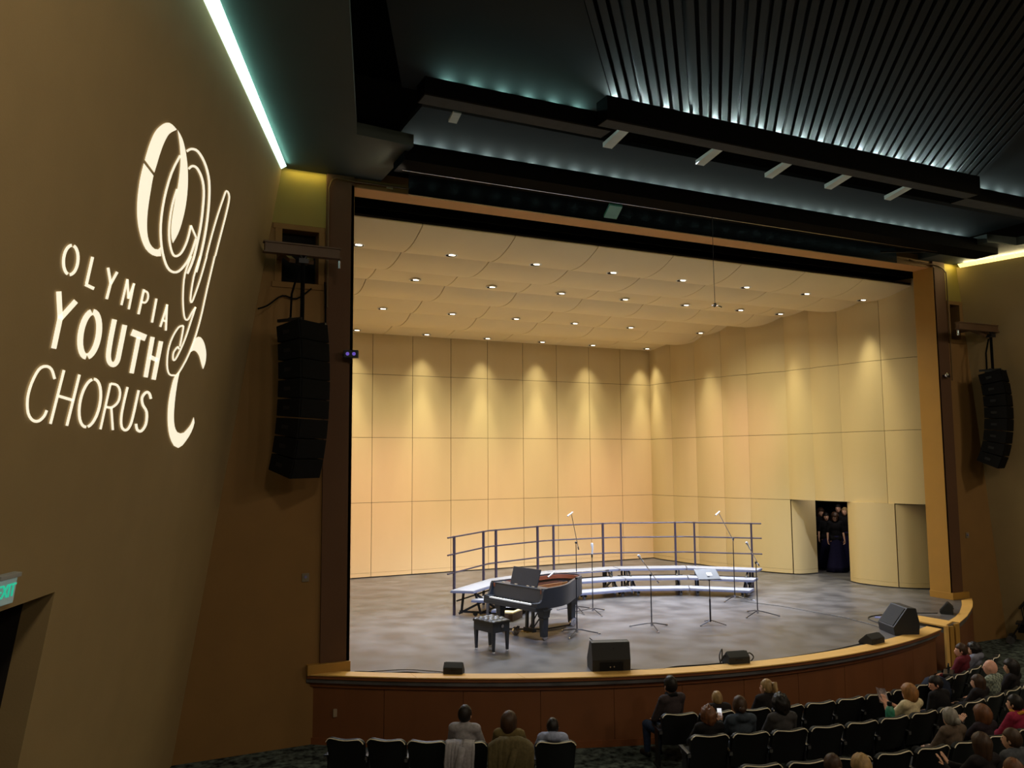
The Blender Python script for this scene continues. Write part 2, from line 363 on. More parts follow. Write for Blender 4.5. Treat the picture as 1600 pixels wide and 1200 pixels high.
ap = struct(MB().loft([[(x, lipY(x)+.16, FLOOR), (x, lipY(x)+.3, FLOOR), (x, lipY(x)+.3, -.005), (x, lipY(x)+.16, -.005)] for x in xs]).build('wall_apron', SEAM))
for k in range(11):
    a = XL+(XR-XL)*k/11+.004; b = XL+(XR-XL)*(k+1)/11-.004; t = [a+(b-a)*i/4 for i in range(5)]
    MB().loft([[(x, lipY(x)+.14, FLOOR+.11), (x, lipY(x)+.17, FLOOR+.11), (x, lipY(x)+.17, -.2), (x, lipY(x)+.14, -.2)] for x in t]).build('panel', APRON, ap)
for nm, z0, z1, o in (('molding', -.20, -.10, .10), ('molding', -.10, -.055, .06), ('molding', -.05, .003, .0), ('baseboard', FLOOR, FLOOR+.11, .12)):
    MB().loft([[(x, lipY(x)+o, z0), (x, lipY(x)+.18, z0), (x, lipY(x)+.18, z1), (x, lipY(x)+o, z1)] for x in xs]).build(nm, MOLD, ap)
m = MB().box(-.312, -.232, -.012, .012, -.065, .065); o = m.build('outlet_plate', mat('beige_outlet_plastic', (150, 132, 110), .4), None, bevel=.004)
o.location = (0, lipY(-.28)+.13, -.62); tag(o, 'small beige outlet plate on the dark brown stage front', 'outlet')
# stair slot and the curved side apron
sa = struct(MB().prism([(12.24, -2.3), (12.9, -2.15), (13.7, -1.75), (14.94, -1.02), (15.7, -.5), (16.06, -.2), (16.06, .3), (12.24, .3)], FLOOR, -.121).build('wall_apron.001', APRON))
so = [(12.9, -2.19), (13.7, -1.79), (14.4, -1.38), (14.94, -1.05), (15.5, -.66), (16.06, -.24)]; si = [(12.86, -1.96), (13.4, -1.72), (13.95, -1.42), (14.31, -1.19), (14.9, -.80), (15.55, -.32)]
nosing('nosing', so, si).build('nosing', MAPLE, lip)
m = MB(); m.hexa([(12.21, -2.34, .002), (12.84, -2.06, .002), (12.76, -1.1, .002), (12.21, -1.5, .002), (12.21, -2.34, .03), (12.84, -2.06, .03), (12.76, -1.1, .03), (12.21, -1.5, .03)]); m.build('nosing', MAPLE, lip)
m = MB(); m.bar((12.26, -2.34, FLOOR), (12.26, -2.34, .03), .09, .05); m.build('corner_post', MAPLE, sa)
m = MB(); m.bar((12.46, -2.31, FLOOR), (12.46, -2.31, .0), .12, .03); m.bar((12.72, -2.24, FLOOR), (12.72, -2.24, .02), .13, .05); m.build('corner_post', GOLD, sa)
for k in range(4):
    o = MB().box(11.94, 12.2, -2.35+.26*k, -1.3, FLOOR+.005+.23*k, FLOOR+.235+.23*k).build('step', CARPET, sa)
# stage house behind the shell
struct(MB().box(-8, 24, 15, 15.2, 0, 11).build('wall_stage_rear', BLACK)); struct(MB().box(24, 24.2, .6, 15, 0, 11).build('wall_stage_right', BLACK)); struct(MB().box(-8.2, -8, .6, 15, 0, 11).build('wall_stage_left', BLACK))
struct(MB().box(-8, 24, .6, 15, 11, 11.2).build('ceiling_stage', BLACK))
struct(MB().box(W+.6, 24, .48, .6, 0, 11).build('wall_stage_front', BLACK)); struct(MB().box(-8, -.6, .48, .6, 0, 11).build('wall_stage_front.001', BLACK)); struct(MB().box(-.6, W+.6, .48, .6, 8.76, 11).build('wall_stage_front.002', BLACK))
m = MB()
n = 90; m.sheet([[(-.4+16.3*i/n, .78+.03*math.sin(i*1.9), z) for i in range(n+1)] for z in (8.50, 11.0)], .01)
o = m.build('border_curtain', CURT, smooth=True); tag(o, 'black border curtain hanging behind the top of the stage opening', 'curtain')

# ---------------------------------------------------------------- orchestra shell walls
ROWZ = [(.03, .147), (.153, 2.314), (2.326, 4.362), (4.374, 6.383), (6.395, 8.6)]
def arcgrid(a, b, z0, z1, bulge, n=6, gap=.009):
    a = Vector((*a, 0)); b = Vector((*b, 0)); d = (b-a).normalized(); nrm = Vector((d.y, -d.x, 0)); a = a+d*gap; b = b-d*gap
    row = lambda z: [tuple(a.lerp(b, i/n)+nrm*bulge*4*(i/n)*(1-i/n)+Vector((0, 0, z))) for i in range(n+1)]
    return [row(z0), row(z1)]
def shell_wall(nm, V, skip=(), bulge=.02, flip=1, m=SHELL):
    pts = V
    mb = MB()
    for i, (a, b) in enumerate(zip(pts[:-1], pts[1:])):
        z0 = 2.33 if i in skip else .0
        g = arcgrid(a, b, z0+.05 if z0 == 0 else z0, 8.58, 0, 1, 0)
        d = (Vector(b)-Vector(a)).normalized(); nn = Vector((d.y, -d.x))*flip*-.05
        g = [[(p[0]+nn.x, p[1]+nn.y, p[2]) for p in r] for r in g]; mb.sheet(g, -.03*flip)
    w = struct(mb.build(nm, SEAM))
    for i, (a, b) in enumerate(zip(pts[:-1], pts[1:])):
        for r, (z0, z1) in enumerate(ROWZ):
            if i in skip and r < 2: continue
            MB().sheet(arcgrid(a, b, z0, z1, bulge*flip), .03*flip*-1 if flip > 0 else .03).build('panel', m, w, smooth=True)
    return w
BACKX = [14.265-1.338*k for k in range(10)]+[1.21]
shell_wall('wall_back', [(x, 11.04) for x in BACKX][::-1], bulge=.018)
RV = [(14.27, 11.04), (14.33, 9.8), (14.50, 8.65), (14.72, 7.5), (15.02, 6.6), (15.5, 5.34), (15.62, 4.4), (15.74, 3.4), (15.95, 2.05), (16.35, .9)]
wsr = shell_wall('wall_shell_right', RV, skip=(5, 6, 7, 8), bulge=.08)
wsl = shell_wall('wall_shell_left', [(W-x, y) for x, y in RV][::-1], bulge=.045)
def curved(nm, pts, z1, par=None, parts=True):
    P = [Vector((*p, 0)) for p in pts]; Q = []
    for i in range(len(P)-1):
        p0 = P[max(i-1, 0)]; p1 = P[i]; p2 = P[i+1]; p3 = P[min(i+2, len(P)-1)]
        for k in range(4):
            t = k/4; Q.append(.5*((2*p1)+(p2-p0)*t+(2*p0-5*p1+4*p2-p3)*t*t+(3*p1-p0-3*p2+p3)*t**3))
    Q.append(P[-1])
    o = None
    for r, (z0, z1_) in enumerate(((.03, .148), (.152, z1))):
        x = MB().sheet([[tuple(q+Vector((0, 0, z))) for q in Q] for z in (z0, z1_)], -.05).build(nm if o is None else 'panel', SHELL, o, smooth=True)
        if o is None: o = x
    return o
struct(curved('door_2', [(15.51, 5.33), (15.68, 5.22), (15.95, 5.17), (16.33, 5.19)], 2.3))
struct(curved('wall_shell_pier', [(15.93, 3.40), (15.83, 3.33), (15.735, 3.08), (15.715, 2.83), (15.79, 2.35), (15.98, 1.87)], 2.325))
struct(curved('door_3', [(15.99, 1.86), (16.2, 1.62), (16.54, 1.36), (16.9, 1.2)], 2.3))
for o in ('door_2', 'door_3', 'wall_shell_pier'): pass

# ---------------------------------------------------------------- shell ceiling: seven curved clouds
PROF = [[(1.1, 8.41), (1.4, 8.28), (1.67, 8.19), (1.95, 8.135), (2.2, 8.12), (2.42, 8.13)],
        [(2.42, 8.21), (2.7, 8.11), (3.0, 8.05), (3.3, 8.02), (3.6, 8.03), (3.95, 8.09), (4.4, 8.2)],
        [(4.4, 8.25), (4.7, 8.17), (4.95, 8.14), (5.15, 8.13), (5.31, 8.14)],
        [(5.32, 8.18), (5.63, 8.03), (5.9, 7.96), (6.2, 7.94), (6.6, 7.97), (7.1, 8.08)],
        [(7.1, 8.10), (7.42, 7.98), (7.7, 7.91), (7.95, 7.885), (8.09, 7.89)],
        [(8.09, 7.93), (8.4, 7.79), (8.75, 7.71), (9.1, 7.69), (9.5, 7.72), (9.89, 7.79)],
        [(9.89, 7.81), (10.3, 7.73), (10.7, 7.70), (11.12, 7.70)]]
CL = ['front ceiling cloud of the stage shell, nearest the black curtain', 'second curved ceiling cloud of the stage shell, deep and without lights', 'third ceiling cloud of the stage shell, narrow with a light row',
      'fourth ceiling cloud of the stage shell, deep and without lights', 'fifth ceiling cloud of the stage shell, narrow with a light row', 'sixth ceiling cloud of the stage shell, deep and without lights', 'rear ceiling cloud of the stage shell, touching the back wall']
SEAMX = [-.36, 1.75, 3.86, 5.95, 8.03, 10.1, 12.2, 14.3, 16.4]
for i, pr in enumerate(PROF):
    r = root('ceiling_cloud', 'cream '+CL[i], 'ceiling panel', (0, pr[0][0], 0), 0, 'curved clouds of the stage shell')
    Q = []
    for j in range(len(pr)-1):
        p0 = pr[max(j-1, 0)]; p1 = pr[j]; p2 = pr[j+1]; p3 = pr[min(j+2, len(pr)-1)]
        for k in range(2):
            t = k/2; Q.append(tuple(.5*((2*b)+(c-a)*t+(2*a-5*b+4*c-d)*t*t+(3*b-a-3*c+d)*t**3) for a, b, c, d in zip(p0, p1, p2, p3)))
    Q.append(pr[-1]); Q[0] = (Q[0][0]+.03, Q[0][1]-.01)
    y0 = pr[0][0]
    for a, b in zip(SEAMX[:-1], SEAMX[1:]):
        MB().sheet([[(x, y-y0, z) for y, z in Q] for x in (a+.010, b-.010)], .03).build('panel', CLOUD, r, smooth=True)
    MB().sheet([[(x, y-y0, z+.05) for y, z in Q] for x in (SEAMX[0], SEAMX[-1])], .03).build('backing', SEAM, r)
can_t = MB()
can_t.loft([[(.115*q*math.cos(2*PI*k/20), .115*q*math.sin(2*PI*k/20), z) for k in range(20)] for q, z in ((1.3, -.006), (1.3, -.022), (1.0, -.022), (.9, .02), (.9, .03))])
TRIM = can_t.mesh('trim_ring', mat('white_trim_ring', (235, 230, 220), .35), smooth=True)
LENS = MB().loft([[(.075*math.cos(2*PI*k/16), .046*math.sin(2*PI*k/16)-.058, z) for k in range(16)] for z in (-.034, -.026)]).mesh('lens', mat('lamp_lens', (255, 245, 225), .3, emit=(255, 238, 205), estr=6))
BAF = MB().loft([[(.118*math.cos(2*PI*k/16), .118*math.sin(2*PI*k/16), z) for k in range(16)] for z in (-.0255, -.02)]).mesh('baffle', BLACK)
for nme, X, y, z in ROWS:
    for i, x in enumerate(X):
        r = root('downlight', 'small round recessed downlight, %s from the left in the %s row of the stage ceiling' % (ORD[i], nme), 'downlight', (x, y, z+.012), 0, 'recessed downlights in the stage ceiling')
        link('trim_ring', TRIM, r); link('lens', LENS, r); link('baffle', BAF, r)

for pts, col, e in ((((-1.25, -.3), (-4.6, -10)), (.42, 1.0, .84), 22), (((16.42, -.3), (18.6, -10)), (1, .82, .42), 110)):
    a, b = Vector((*pts[0], 8.70)), Vector((*pts[1], 8.70)); c = (a+b)/2; side = Vector((1, 0, .35)) if c.x < 5 else Vector((-1, 0, .35))
    o = light('AREA', 'wall_cove_lamp', c, e, col, shape='RECTANGLE', size=(b-a).length, size_y=.03)
    x = (b-a).normalized(); zz = -(side-x*side.dot(x)).normalized(); yy = zz.cross(x)
    o.rotation_euler = Matrix((x, yy, zz)).transposed().to_euler()

light('SPOT', 'ceiling_patch_fill', (.62, -1.25, 8.45), 9, (1, .86, .62), (-.1, -1.2, 8.75), spot_size=math.radians(120), spot_blend=.8, shadow_soft_size=.05)  # added spot that makes the warm ceiling patch, its source unknown
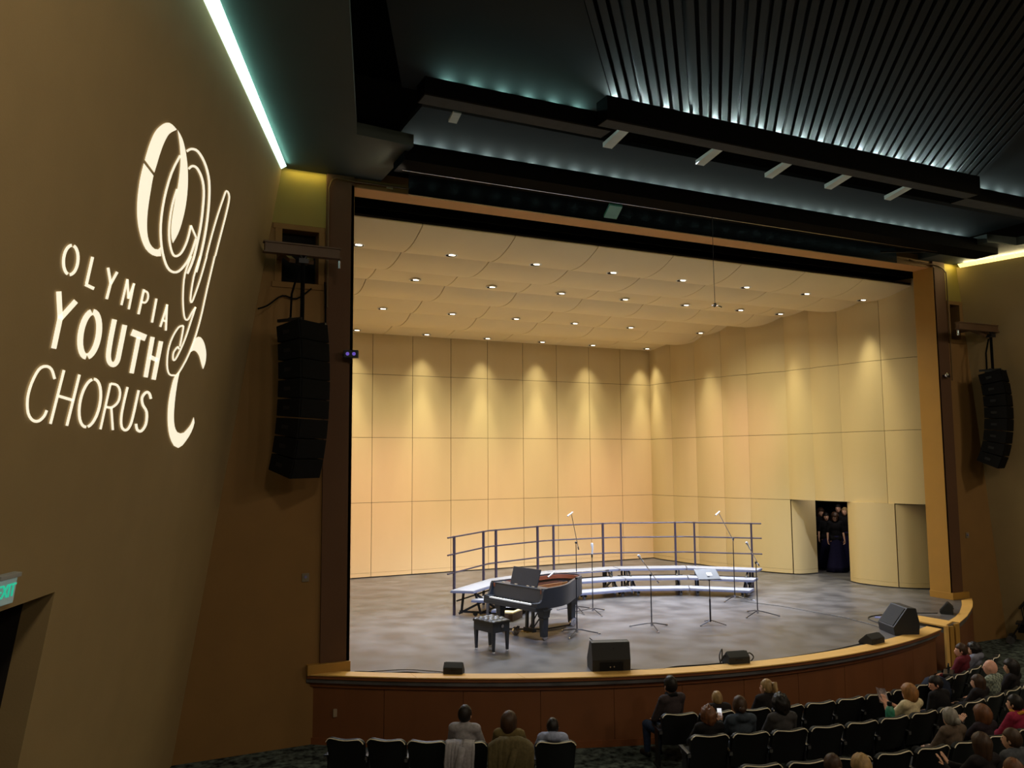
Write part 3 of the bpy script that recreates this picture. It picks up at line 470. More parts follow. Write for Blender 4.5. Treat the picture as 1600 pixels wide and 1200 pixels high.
# ================================================================ PROJECTED LOGO on the left wall
PROJ = mat('projected_light', (235, 225, 195), .8, var=.03, emit=(255, 247, 222), estr=.82)  # glowing letter meshes stand in for light thrown by the projector
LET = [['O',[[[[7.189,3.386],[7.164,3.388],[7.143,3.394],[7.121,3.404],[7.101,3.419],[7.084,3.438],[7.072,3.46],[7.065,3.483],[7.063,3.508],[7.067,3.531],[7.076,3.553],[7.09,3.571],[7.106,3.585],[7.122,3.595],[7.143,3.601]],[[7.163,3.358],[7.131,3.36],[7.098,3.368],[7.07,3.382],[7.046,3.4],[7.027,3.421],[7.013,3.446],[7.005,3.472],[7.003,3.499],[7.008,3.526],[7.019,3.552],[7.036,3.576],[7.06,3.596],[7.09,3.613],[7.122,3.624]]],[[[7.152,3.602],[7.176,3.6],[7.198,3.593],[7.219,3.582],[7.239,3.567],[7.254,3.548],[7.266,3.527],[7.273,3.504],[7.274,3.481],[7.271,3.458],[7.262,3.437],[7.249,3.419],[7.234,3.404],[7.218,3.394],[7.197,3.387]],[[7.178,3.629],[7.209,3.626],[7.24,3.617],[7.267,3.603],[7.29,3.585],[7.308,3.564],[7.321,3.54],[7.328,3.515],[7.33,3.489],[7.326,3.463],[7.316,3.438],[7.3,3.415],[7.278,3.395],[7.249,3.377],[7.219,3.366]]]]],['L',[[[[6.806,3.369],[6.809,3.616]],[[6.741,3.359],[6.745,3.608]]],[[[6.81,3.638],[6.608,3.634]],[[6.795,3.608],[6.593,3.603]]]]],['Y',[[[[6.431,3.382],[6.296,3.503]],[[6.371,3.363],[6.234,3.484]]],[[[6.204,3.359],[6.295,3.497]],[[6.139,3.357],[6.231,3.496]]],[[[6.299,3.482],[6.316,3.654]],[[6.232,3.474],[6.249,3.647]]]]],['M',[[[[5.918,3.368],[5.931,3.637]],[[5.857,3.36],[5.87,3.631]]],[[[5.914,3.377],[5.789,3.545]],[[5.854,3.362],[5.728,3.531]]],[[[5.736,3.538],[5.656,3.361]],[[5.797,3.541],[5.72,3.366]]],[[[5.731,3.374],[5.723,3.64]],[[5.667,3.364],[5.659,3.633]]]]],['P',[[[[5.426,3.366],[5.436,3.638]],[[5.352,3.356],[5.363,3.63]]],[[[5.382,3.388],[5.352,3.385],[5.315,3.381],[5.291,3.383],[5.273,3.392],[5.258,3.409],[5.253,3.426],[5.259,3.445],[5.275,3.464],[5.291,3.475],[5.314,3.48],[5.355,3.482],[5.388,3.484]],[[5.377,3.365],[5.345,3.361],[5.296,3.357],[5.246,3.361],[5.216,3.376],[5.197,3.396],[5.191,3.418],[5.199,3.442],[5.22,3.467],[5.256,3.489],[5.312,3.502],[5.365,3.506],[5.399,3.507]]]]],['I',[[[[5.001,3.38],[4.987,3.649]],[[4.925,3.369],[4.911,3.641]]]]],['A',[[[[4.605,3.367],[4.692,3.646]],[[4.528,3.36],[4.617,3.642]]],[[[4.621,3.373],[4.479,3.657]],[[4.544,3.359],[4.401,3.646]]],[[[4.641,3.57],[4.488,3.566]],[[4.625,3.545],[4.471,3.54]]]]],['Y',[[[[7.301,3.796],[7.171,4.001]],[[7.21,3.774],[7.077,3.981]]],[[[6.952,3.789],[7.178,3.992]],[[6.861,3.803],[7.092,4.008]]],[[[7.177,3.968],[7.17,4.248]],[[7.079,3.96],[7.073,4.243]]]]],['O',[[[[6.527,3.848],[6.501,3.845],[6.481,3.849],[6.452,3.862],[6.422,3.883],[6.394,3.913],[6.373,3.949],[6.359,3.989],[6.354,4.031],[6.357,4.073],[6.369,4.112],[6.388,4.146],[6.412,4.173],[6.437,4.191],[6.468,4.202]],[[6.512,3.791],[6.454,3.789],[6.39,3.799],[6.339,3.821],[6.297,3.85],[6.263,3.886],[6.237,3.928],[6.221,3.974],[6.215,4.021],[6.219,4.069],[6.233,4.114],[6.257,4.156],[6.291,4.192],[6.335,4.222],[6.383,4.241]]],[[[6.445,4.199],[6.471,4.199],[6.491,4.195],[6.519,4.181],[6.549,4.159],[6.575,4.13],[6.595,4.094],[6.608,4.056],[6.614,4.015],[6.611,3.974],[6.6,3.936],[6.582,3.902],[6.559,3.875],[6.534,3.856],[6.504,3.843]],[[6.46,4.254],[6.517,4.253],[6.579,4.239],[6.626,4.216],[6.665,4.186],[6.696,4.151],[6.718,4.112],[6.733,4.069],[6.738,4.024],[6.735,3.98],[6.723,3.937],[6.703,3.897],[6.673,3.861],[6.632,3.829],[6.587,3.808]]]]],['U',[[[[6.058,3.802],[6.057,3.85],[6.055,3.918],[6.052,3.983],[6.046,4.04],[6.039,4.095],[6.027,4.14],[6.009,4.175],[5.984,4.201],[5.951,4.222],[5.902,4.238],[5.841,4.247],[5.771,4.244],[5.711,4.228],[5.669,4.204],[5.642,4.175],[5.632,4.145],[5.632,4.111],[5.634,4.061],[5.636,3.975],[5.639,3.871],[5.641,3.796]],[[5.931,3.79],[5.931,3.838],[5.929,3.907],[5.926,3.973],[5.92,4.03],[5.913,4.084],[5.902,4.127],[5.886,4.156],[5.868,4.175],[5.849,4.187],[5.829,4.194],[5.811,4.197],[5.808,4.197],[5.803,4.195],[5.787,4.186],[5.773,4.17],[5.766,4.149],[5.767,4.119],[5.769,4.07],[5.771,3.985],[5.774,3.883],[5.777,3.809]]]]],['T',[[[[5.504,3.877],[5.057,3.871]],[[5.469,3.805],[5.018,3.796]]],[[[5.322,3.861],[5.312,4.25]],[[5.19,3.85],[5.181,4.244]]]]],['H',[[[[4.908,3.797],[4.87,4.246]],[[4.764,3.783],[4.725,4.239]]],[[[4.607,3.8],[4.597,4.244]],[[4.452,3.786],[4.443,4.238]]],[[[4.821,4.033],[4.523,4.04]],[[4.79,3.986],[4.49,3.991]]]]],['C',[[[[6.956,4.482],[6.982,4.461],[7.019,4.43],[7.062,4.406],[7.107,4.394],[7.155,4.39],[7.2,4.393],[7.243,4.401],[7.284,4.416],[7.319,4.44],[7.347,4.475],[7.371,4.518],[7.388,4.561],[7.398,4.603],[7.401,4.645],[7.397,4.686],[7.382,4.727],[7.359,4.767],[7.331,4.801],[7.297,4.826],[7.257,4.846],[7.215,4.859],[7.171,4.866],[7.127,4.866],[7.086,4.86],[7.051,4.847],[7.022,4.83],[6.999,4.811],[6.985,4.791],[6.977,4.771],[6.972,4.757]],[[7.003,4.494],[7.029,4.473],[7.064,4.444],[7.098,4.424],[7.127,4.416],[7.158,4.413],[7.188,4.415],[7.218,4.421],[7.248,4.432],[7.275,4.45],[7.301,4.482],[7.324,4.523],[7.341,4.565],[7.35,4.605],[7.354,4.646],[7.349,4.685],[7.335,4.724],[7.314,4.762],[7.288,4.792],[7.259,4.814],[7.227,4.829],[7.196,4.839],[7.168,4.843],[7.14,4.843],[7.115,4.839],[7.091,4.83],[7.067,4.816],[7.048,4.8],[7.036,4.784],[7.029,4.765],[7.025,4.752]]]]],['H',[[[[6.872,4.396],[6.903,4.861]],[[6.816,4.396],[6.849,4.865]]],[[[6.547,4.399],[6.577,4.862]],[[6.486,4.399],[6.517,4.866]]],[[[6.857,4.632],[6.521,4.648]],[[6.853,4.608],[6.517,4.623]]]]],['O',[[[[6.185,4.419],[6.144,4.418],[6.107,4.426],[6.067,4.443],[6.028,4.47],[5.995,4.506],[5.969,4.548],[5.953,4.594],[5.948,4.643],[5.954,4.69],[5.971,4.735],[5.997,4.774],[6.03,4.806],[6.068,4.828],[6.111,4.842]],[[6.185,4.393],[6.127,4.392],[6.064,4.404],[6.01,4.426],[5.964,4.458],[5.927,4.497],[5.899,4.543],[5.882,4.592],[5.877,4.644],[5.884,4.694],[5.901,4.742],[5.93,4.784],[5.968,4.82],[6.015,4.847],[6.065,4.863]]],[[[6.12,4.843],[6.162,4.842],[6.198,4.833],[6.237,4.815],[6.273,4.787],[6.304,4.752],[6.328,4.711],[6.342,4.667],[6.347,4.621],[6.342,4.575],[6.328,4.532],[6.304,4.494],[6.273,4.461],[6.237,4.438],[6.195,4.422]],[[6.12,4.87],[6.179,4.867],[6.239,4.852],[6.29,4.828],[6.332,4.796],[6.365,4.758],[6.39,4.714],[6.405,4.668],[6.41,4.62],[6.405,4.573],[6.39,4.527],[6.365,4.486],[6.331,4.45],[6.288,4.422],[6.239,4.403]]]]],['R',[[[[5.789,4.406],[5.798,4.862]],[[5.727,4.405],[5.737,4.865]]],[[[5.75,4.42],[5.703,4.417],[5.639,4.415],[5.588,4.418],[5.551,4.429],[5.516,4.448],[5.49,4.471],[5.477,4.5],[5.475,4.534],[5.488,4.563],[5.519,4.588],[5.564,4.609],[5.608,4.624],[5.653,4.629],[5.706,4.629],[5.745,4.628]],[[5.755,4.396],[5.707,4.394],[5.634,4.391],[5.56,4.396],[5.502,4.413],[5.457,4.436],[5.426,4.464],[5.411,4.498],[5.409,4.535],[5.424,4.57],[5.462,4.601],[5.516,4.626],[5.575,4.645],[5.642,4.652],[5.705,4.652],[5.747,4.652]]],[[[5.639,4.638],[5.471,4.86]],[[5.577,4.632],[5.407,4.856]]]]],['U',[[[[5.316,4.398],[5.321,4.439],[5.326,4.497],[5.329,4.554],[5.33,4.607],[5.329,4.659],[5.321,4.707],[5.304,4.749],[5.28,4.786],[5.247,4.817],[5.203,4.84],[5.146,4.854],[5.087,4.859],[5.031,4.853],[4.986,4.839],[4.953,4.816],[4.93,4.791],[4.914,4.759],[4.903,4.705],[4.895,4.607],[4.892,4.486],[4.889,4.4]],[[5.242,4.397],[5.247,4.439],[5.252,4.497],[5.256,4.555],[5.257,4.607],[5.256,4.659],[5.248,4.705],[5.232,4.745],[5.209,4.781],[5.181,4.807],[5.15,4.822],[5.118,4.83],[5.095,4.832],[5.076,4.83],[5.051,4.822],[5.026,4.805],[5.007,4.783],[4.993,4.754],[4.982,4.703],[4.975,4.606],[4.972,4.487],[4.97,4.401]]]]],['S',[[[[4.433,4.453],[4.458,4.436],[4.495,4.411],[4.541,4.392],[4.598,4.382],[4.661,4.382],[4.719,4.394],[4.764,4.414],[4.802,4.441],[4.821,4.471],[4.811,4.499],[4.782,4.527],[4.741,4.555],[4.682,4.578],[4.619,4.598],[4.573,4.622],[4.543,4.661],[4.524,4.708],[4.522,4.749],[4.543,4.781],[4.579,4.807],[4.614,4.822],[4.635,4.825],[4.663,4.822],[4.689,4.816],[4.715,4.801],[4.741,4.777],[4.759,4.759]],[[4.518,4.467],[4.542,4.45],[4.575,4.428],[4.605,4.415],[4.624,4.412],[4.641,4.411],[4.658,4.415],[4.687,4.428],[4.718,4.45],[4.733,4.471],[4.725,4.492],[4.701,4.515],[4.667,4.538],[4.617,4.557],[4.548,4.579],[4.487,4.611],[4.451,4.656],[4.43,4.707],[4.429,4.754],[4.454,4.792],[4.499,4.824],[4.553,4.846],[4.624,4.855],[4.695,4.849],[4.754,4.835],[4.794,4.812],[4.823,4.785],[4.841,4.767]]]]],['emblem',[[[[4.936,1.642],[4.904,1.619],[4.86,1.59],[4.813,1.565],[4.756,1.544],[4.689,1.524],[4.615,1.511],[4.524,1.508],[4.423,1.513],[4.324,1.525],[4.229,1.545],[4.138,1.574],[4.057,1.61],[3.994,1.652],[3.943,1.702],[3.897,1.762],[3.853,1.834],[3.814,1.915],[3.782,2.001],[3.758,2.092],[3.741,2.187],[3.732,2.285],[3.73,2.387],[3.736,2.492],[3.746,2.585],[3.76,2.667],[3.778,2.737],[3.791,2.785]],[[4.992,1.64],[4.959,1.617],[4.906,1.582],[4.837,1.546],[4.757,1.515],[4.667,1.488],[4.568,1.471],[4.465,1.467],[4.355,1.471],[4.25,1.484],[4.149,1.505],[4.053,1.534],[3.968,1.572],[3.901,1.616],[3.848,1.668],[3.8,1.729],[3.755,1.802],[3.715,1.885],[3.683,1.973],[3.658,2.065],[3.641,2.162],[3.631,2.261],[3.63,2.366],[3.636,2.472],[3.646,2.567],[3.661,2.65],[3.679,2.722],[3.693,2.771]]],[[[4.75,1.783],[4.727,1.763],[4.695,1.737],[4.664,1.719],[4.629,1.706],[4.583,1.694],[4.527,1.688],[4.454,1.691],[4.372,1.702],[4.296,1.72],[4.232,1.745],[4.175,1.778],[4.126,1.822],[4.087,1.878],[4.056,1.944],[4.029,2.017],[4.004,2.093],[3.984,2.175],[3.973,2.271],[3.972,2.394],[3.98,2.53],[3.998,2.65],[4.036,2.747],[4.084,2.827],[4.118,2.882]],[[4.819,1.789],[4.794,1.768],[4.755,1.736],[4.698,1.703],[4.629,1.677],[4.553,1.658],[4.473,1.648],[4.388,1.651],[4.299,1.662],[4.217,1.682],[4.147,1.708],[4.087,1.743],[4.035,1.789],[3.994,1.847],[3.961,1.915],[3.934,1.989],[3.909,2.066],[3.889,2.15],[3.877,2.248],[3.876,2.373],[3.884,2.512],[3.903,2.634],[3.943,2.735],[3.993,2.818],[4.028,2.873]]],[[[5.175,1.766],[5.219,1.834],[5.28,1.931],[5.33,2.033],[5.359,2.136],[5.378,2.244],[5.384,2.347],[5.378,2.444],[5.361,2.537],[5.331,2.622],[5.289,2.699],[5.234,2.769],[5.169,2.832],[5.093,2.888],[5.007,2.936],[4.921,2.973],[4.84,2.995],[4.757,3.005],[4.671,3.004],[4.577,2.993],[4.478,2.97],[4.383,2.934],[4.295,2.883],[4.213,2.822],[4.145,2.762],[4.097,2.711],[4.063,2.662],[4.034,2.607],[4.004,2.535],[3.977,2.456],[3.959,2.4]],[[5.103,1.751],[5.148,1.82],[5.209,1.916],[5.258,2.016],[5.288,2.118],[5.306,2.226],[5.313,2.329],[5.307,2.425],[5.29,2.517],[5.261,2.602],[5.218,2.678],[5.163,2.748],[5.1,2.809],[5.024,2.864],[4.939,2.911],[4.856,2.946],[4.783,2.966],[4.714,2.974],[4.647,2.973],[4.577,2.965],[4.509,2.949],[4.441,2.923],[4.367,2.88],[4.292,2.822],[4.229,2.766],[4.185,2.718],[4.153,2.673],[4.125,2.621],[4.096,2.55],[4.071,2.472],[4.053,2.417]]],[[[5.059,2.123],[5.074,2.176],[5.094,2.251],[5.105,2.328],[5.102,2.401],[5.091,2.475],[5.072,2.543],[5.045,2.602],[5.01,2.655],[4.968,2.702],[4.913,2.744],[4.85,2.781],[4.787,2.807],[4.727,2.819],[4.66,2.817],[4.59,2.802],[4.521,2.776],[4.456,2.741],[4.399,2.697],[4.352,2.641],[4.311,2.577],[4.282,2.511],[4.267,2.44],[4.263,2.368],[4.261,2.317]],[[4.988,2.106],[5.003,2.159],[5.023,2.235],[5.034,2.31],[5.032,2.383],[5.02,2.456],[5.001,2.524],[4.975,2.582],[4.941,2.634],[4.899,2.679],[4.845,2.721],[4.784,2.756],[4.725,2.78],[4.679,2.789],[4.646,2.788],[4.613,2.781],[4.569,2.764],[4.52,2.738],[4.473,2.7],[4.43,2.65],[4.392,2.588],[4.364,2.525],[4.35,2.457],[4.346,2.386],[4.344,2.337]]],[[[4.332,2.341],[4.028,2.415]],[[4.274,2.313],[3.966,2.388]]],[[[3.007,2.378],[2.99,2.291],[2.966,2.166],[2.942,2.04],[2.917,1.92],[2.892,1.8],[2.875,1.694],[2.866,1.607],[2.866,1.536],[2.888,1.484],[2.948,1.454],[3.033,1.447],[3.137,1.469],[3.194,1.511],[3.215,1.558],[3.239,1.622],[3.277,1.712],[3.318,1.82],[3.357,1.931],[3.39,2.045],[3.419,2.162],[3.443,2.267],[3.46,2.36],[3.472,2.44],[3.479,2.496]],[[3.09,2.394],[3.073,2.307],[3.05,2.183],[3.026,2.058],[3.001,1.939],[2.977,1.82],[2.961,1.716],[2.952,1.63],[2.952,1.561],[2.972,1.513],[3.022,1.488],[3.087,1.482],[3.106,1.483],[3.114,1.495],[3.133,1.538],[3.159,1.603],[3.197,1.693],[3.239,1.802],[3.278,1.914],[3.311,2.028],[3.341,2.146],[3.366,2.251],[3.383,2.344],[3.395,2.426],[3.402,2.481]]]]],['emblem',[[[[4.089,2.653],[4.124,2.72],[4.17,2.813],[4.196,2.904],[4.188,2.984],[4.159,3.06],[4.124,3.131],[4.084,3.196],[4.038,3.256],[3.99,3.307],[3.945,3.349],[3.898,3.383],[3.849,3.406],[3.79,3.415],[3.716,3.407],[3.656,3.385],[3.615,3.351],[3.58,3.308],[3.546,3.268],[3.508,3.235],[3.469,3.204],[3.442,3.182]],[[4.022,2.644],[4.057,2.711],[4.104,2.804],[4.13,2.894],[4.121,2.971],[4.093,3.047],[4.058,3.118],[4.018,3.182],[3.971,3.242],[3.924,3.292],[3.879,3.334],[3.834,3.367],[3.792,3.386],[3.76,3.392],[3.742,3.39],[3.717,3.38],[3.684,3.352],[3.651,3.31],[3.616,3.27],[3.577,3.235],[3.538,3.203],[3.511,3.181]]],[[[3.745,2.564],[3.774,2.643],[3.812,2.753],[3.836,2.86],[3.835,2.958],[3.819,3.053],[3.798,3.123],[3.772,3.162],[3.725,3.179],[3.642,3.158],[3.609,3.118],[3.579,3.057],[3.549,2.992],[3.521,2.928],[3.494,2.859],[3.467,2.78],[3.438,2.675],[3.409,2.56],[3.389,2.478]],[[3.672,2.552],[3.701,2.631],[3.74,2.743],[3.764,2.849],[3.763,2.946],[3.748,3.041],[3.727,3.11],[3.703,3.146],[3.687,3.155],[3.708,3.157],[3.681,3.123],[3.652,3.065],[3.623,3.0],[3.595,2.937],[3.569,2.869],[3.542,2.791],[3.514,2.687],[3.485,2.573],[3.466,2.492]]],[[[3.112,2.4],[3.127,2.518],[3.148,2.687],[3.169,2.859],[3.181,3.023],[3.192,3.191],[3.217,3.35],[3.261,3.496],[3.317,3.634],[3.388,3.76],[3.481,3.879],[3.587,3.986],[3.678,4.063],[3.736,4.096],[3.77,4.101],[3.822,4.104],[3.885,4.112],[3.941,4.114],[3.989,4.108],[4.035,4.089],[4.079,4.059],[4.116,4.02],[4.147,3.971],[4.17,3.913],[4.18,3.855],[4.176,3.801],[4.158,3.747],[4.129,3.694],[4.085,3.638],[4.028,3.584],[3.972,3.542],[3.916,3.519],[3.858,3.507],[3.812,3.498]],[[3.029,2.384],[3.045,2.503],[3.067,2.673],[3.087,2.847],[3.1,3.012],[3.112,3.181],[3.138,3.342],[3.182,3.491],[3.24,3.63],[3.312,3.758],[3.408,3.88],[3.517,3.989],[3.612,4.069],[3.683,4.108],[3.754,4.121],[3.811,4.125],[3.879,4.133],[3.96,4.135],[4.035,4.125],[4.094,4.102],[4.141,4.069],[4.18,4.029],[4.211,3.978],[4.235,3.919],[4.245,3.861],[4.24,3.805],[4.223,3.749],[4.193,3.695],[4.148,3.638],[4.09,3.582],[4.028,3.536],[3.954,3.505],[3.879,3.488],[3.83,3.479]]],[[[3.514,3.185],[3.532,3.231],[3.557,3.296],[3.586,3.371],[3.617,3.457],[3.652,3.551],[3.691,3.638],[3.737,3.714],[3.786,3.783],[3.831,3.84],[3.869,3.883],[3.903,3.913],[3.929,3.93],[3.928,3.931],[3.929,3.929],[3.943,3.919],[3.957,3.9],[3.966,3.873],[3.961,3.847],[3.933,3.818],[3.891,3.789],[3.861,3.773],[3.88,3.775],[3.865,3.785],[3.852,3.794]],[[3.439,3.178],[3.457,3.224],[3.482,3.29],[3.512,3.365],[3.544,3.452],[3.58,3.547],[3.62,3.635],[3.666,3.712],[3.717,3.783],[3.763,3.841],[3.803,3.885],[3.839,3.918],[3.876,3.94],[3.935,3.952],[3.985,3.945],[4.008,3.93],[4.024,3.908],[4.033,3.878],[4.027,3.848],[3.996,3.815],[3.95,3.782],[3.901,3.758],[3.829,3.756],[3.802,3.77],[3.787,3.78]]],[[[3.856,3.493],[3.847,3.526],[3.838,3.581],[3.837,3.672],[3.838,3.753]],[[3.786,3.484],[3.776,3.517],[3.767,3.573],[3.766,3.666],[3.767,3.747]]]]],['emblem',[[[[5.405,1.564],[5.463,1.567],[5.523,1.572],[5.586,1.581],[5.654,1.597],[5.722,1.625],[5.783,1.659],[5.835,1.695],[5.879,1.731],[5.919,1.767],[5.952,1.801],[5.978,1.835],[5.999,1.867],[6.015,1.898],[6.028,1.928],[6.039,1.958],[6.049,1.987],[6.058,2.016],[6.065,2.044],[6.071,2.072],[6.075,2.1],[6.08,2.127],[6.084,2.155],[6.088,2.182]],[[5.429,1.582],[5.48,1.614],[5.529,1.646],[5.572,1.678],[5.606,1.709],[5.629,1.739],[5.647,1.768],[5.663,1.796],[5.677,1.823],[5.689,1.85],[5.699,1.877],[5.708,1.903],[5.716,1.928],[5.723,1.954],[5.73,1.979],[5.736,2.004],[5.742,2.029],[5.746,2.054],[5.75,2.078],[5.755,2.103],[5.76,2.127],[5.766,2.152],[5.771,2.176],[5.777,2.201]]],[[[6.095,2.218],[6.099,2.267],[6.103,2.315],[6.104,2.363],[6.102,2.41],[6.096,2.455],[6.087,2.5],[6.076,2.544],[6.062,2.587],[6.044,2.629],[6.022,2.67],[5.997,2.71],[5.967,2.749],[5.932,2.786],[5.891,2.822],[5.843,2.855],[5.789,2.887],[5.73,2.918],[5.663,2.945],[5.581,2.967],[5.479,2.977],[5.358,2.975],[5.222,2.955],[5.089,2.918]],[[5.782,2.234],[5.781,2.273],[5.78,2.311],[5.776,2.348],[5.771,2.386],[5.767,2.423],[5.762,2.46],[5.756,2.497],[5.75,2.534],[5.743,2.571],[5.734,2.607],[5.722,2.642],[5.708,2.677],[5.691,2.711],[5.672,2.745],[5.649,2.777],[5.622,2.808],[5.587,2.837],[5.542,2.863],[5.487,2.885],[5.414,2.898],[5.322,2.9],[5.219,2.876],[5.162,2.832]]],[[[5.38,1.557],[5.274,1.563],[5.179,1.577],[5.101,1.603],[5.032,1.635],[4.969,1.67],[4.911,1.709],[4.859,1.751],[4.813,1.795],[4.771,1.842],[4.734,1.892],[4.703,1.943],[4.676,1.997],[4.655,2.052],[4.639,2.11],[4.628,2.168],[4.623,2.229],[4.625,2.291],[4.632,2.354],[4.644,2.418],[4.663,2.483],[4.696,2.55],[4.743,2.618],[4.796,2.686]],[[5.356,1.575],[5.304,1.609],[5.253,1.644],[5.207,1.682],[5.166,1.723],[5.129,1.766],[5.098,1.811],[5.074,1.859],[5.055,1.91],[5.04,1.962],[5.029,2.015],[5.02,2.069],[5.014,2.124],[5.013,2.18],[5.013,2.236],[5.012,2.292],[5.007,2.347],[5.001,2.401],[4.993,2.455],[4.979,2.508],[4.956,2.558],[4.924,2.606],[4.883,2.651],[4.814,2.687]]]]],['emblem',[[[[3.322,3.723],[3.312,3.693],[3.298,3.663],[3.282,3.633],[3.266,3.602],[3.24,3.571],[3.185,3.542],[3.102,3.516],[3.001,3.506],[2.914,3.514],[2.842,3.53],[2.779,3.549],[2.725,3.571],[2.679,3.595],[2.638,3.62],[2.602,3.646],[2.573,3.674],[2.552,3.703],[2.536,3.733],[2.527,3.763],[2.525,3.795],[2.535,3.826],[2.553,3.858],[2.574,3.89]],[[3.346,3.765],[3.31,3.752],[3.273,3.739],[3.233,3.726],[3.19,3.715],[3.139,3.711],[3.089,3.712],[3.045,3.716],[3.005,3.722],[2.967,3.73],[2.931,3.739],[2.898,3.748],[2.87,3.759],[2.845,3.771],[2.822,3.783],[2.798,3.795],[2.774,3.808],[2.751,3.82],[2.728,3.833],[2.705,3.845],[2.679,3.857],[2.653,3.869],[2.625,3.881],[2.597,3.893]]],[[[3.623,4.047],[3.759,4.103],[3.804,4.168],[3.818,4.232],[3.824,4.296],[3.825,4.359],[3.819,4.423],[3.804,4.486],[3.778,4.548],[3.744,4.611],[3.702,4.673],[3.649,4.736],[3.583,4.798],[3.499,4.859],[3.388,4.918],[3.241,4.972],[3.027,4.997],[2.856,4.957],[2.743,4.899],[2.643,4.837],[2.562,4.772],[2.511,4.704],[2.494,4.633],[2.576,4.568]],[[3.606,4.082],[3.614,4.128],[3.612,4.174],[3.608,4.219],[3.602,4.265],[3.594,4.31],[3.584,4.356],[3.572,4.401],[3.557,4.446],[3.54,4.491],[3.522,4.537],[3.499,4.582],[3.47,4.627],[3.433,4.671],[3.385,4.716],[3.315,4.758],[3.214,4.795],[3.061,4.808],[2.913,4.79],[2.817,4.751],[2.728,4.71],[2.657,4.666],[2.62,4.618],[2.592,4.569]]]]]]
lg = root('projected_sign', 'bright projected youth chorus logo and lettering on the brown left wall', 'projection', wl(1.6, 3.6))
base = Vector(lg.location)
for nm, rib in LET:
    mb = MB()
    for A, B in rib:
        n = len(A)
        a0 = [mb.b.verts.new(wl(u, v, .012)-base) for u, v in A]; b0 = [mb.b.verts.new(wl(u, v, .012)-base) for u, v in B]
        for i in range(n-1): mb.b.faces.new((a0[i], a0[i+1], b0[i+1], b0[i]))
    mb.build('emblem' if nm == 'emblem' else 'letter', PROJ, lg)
light('SPOT', 'projector_lamp', (6, -16, 7.5), 240, (1, .93, .78), tuple(wl(2.1, 3.4)), spot_size=math.radians(20), spot_blend=.6, shadow_soft_size=.1)
# exit sign over the left doorway
TXT = {}
def text_mesh(body, size, ext, m):
    c = bpy.data.curves.new('text', 'FONT'); c.body = body; c.size = size; c.extrude = ext; c.align_x = 'CENTER'; c.align_y = 'CENTER'
    o = bpy.data.objects.new('text', c); COL.objects.link(o)
    me = bpy.data.meshes.new_from_object(o.evaluated_get(bpy.context.evaluated_depsgraph_get())); bpy.data.objects.remove(o)
    me.materials.clear(); me.materials.append(m); return me
ex = root('exit_sign', 'edge-lit clear exit sign with green letters over the left doorway', 'sign', wl(7.02, 6.21, .05))
ex.matrix_world = Matrix((-LD, -LW, LN)).transposed().to_4x4() @ Matrix.Identity(4); ex.location = wl(7.14, 6.20, .06)
MB().box(-.17, .17, -.11, .10, -.006, .006).build('panel', mat('edge_lit_acrylic', (150, 175, 172), .2, emit=(120, 150, 148), estr=.25), ex, bevel=.004)
o = link('lettering', text_mesh('EXIT', .15, .004, mat('exit_green', (20, 150, 120), .4, emit=(40, 200, 160), estr=.7)), ex); o.location = (0, -.005, .012)
MB().box(-.18, .18, .10, .135, -.03, .03).build('housing', mat('grey_sign_housing', (150, 155, 155), .4), ex, bevel=.006)

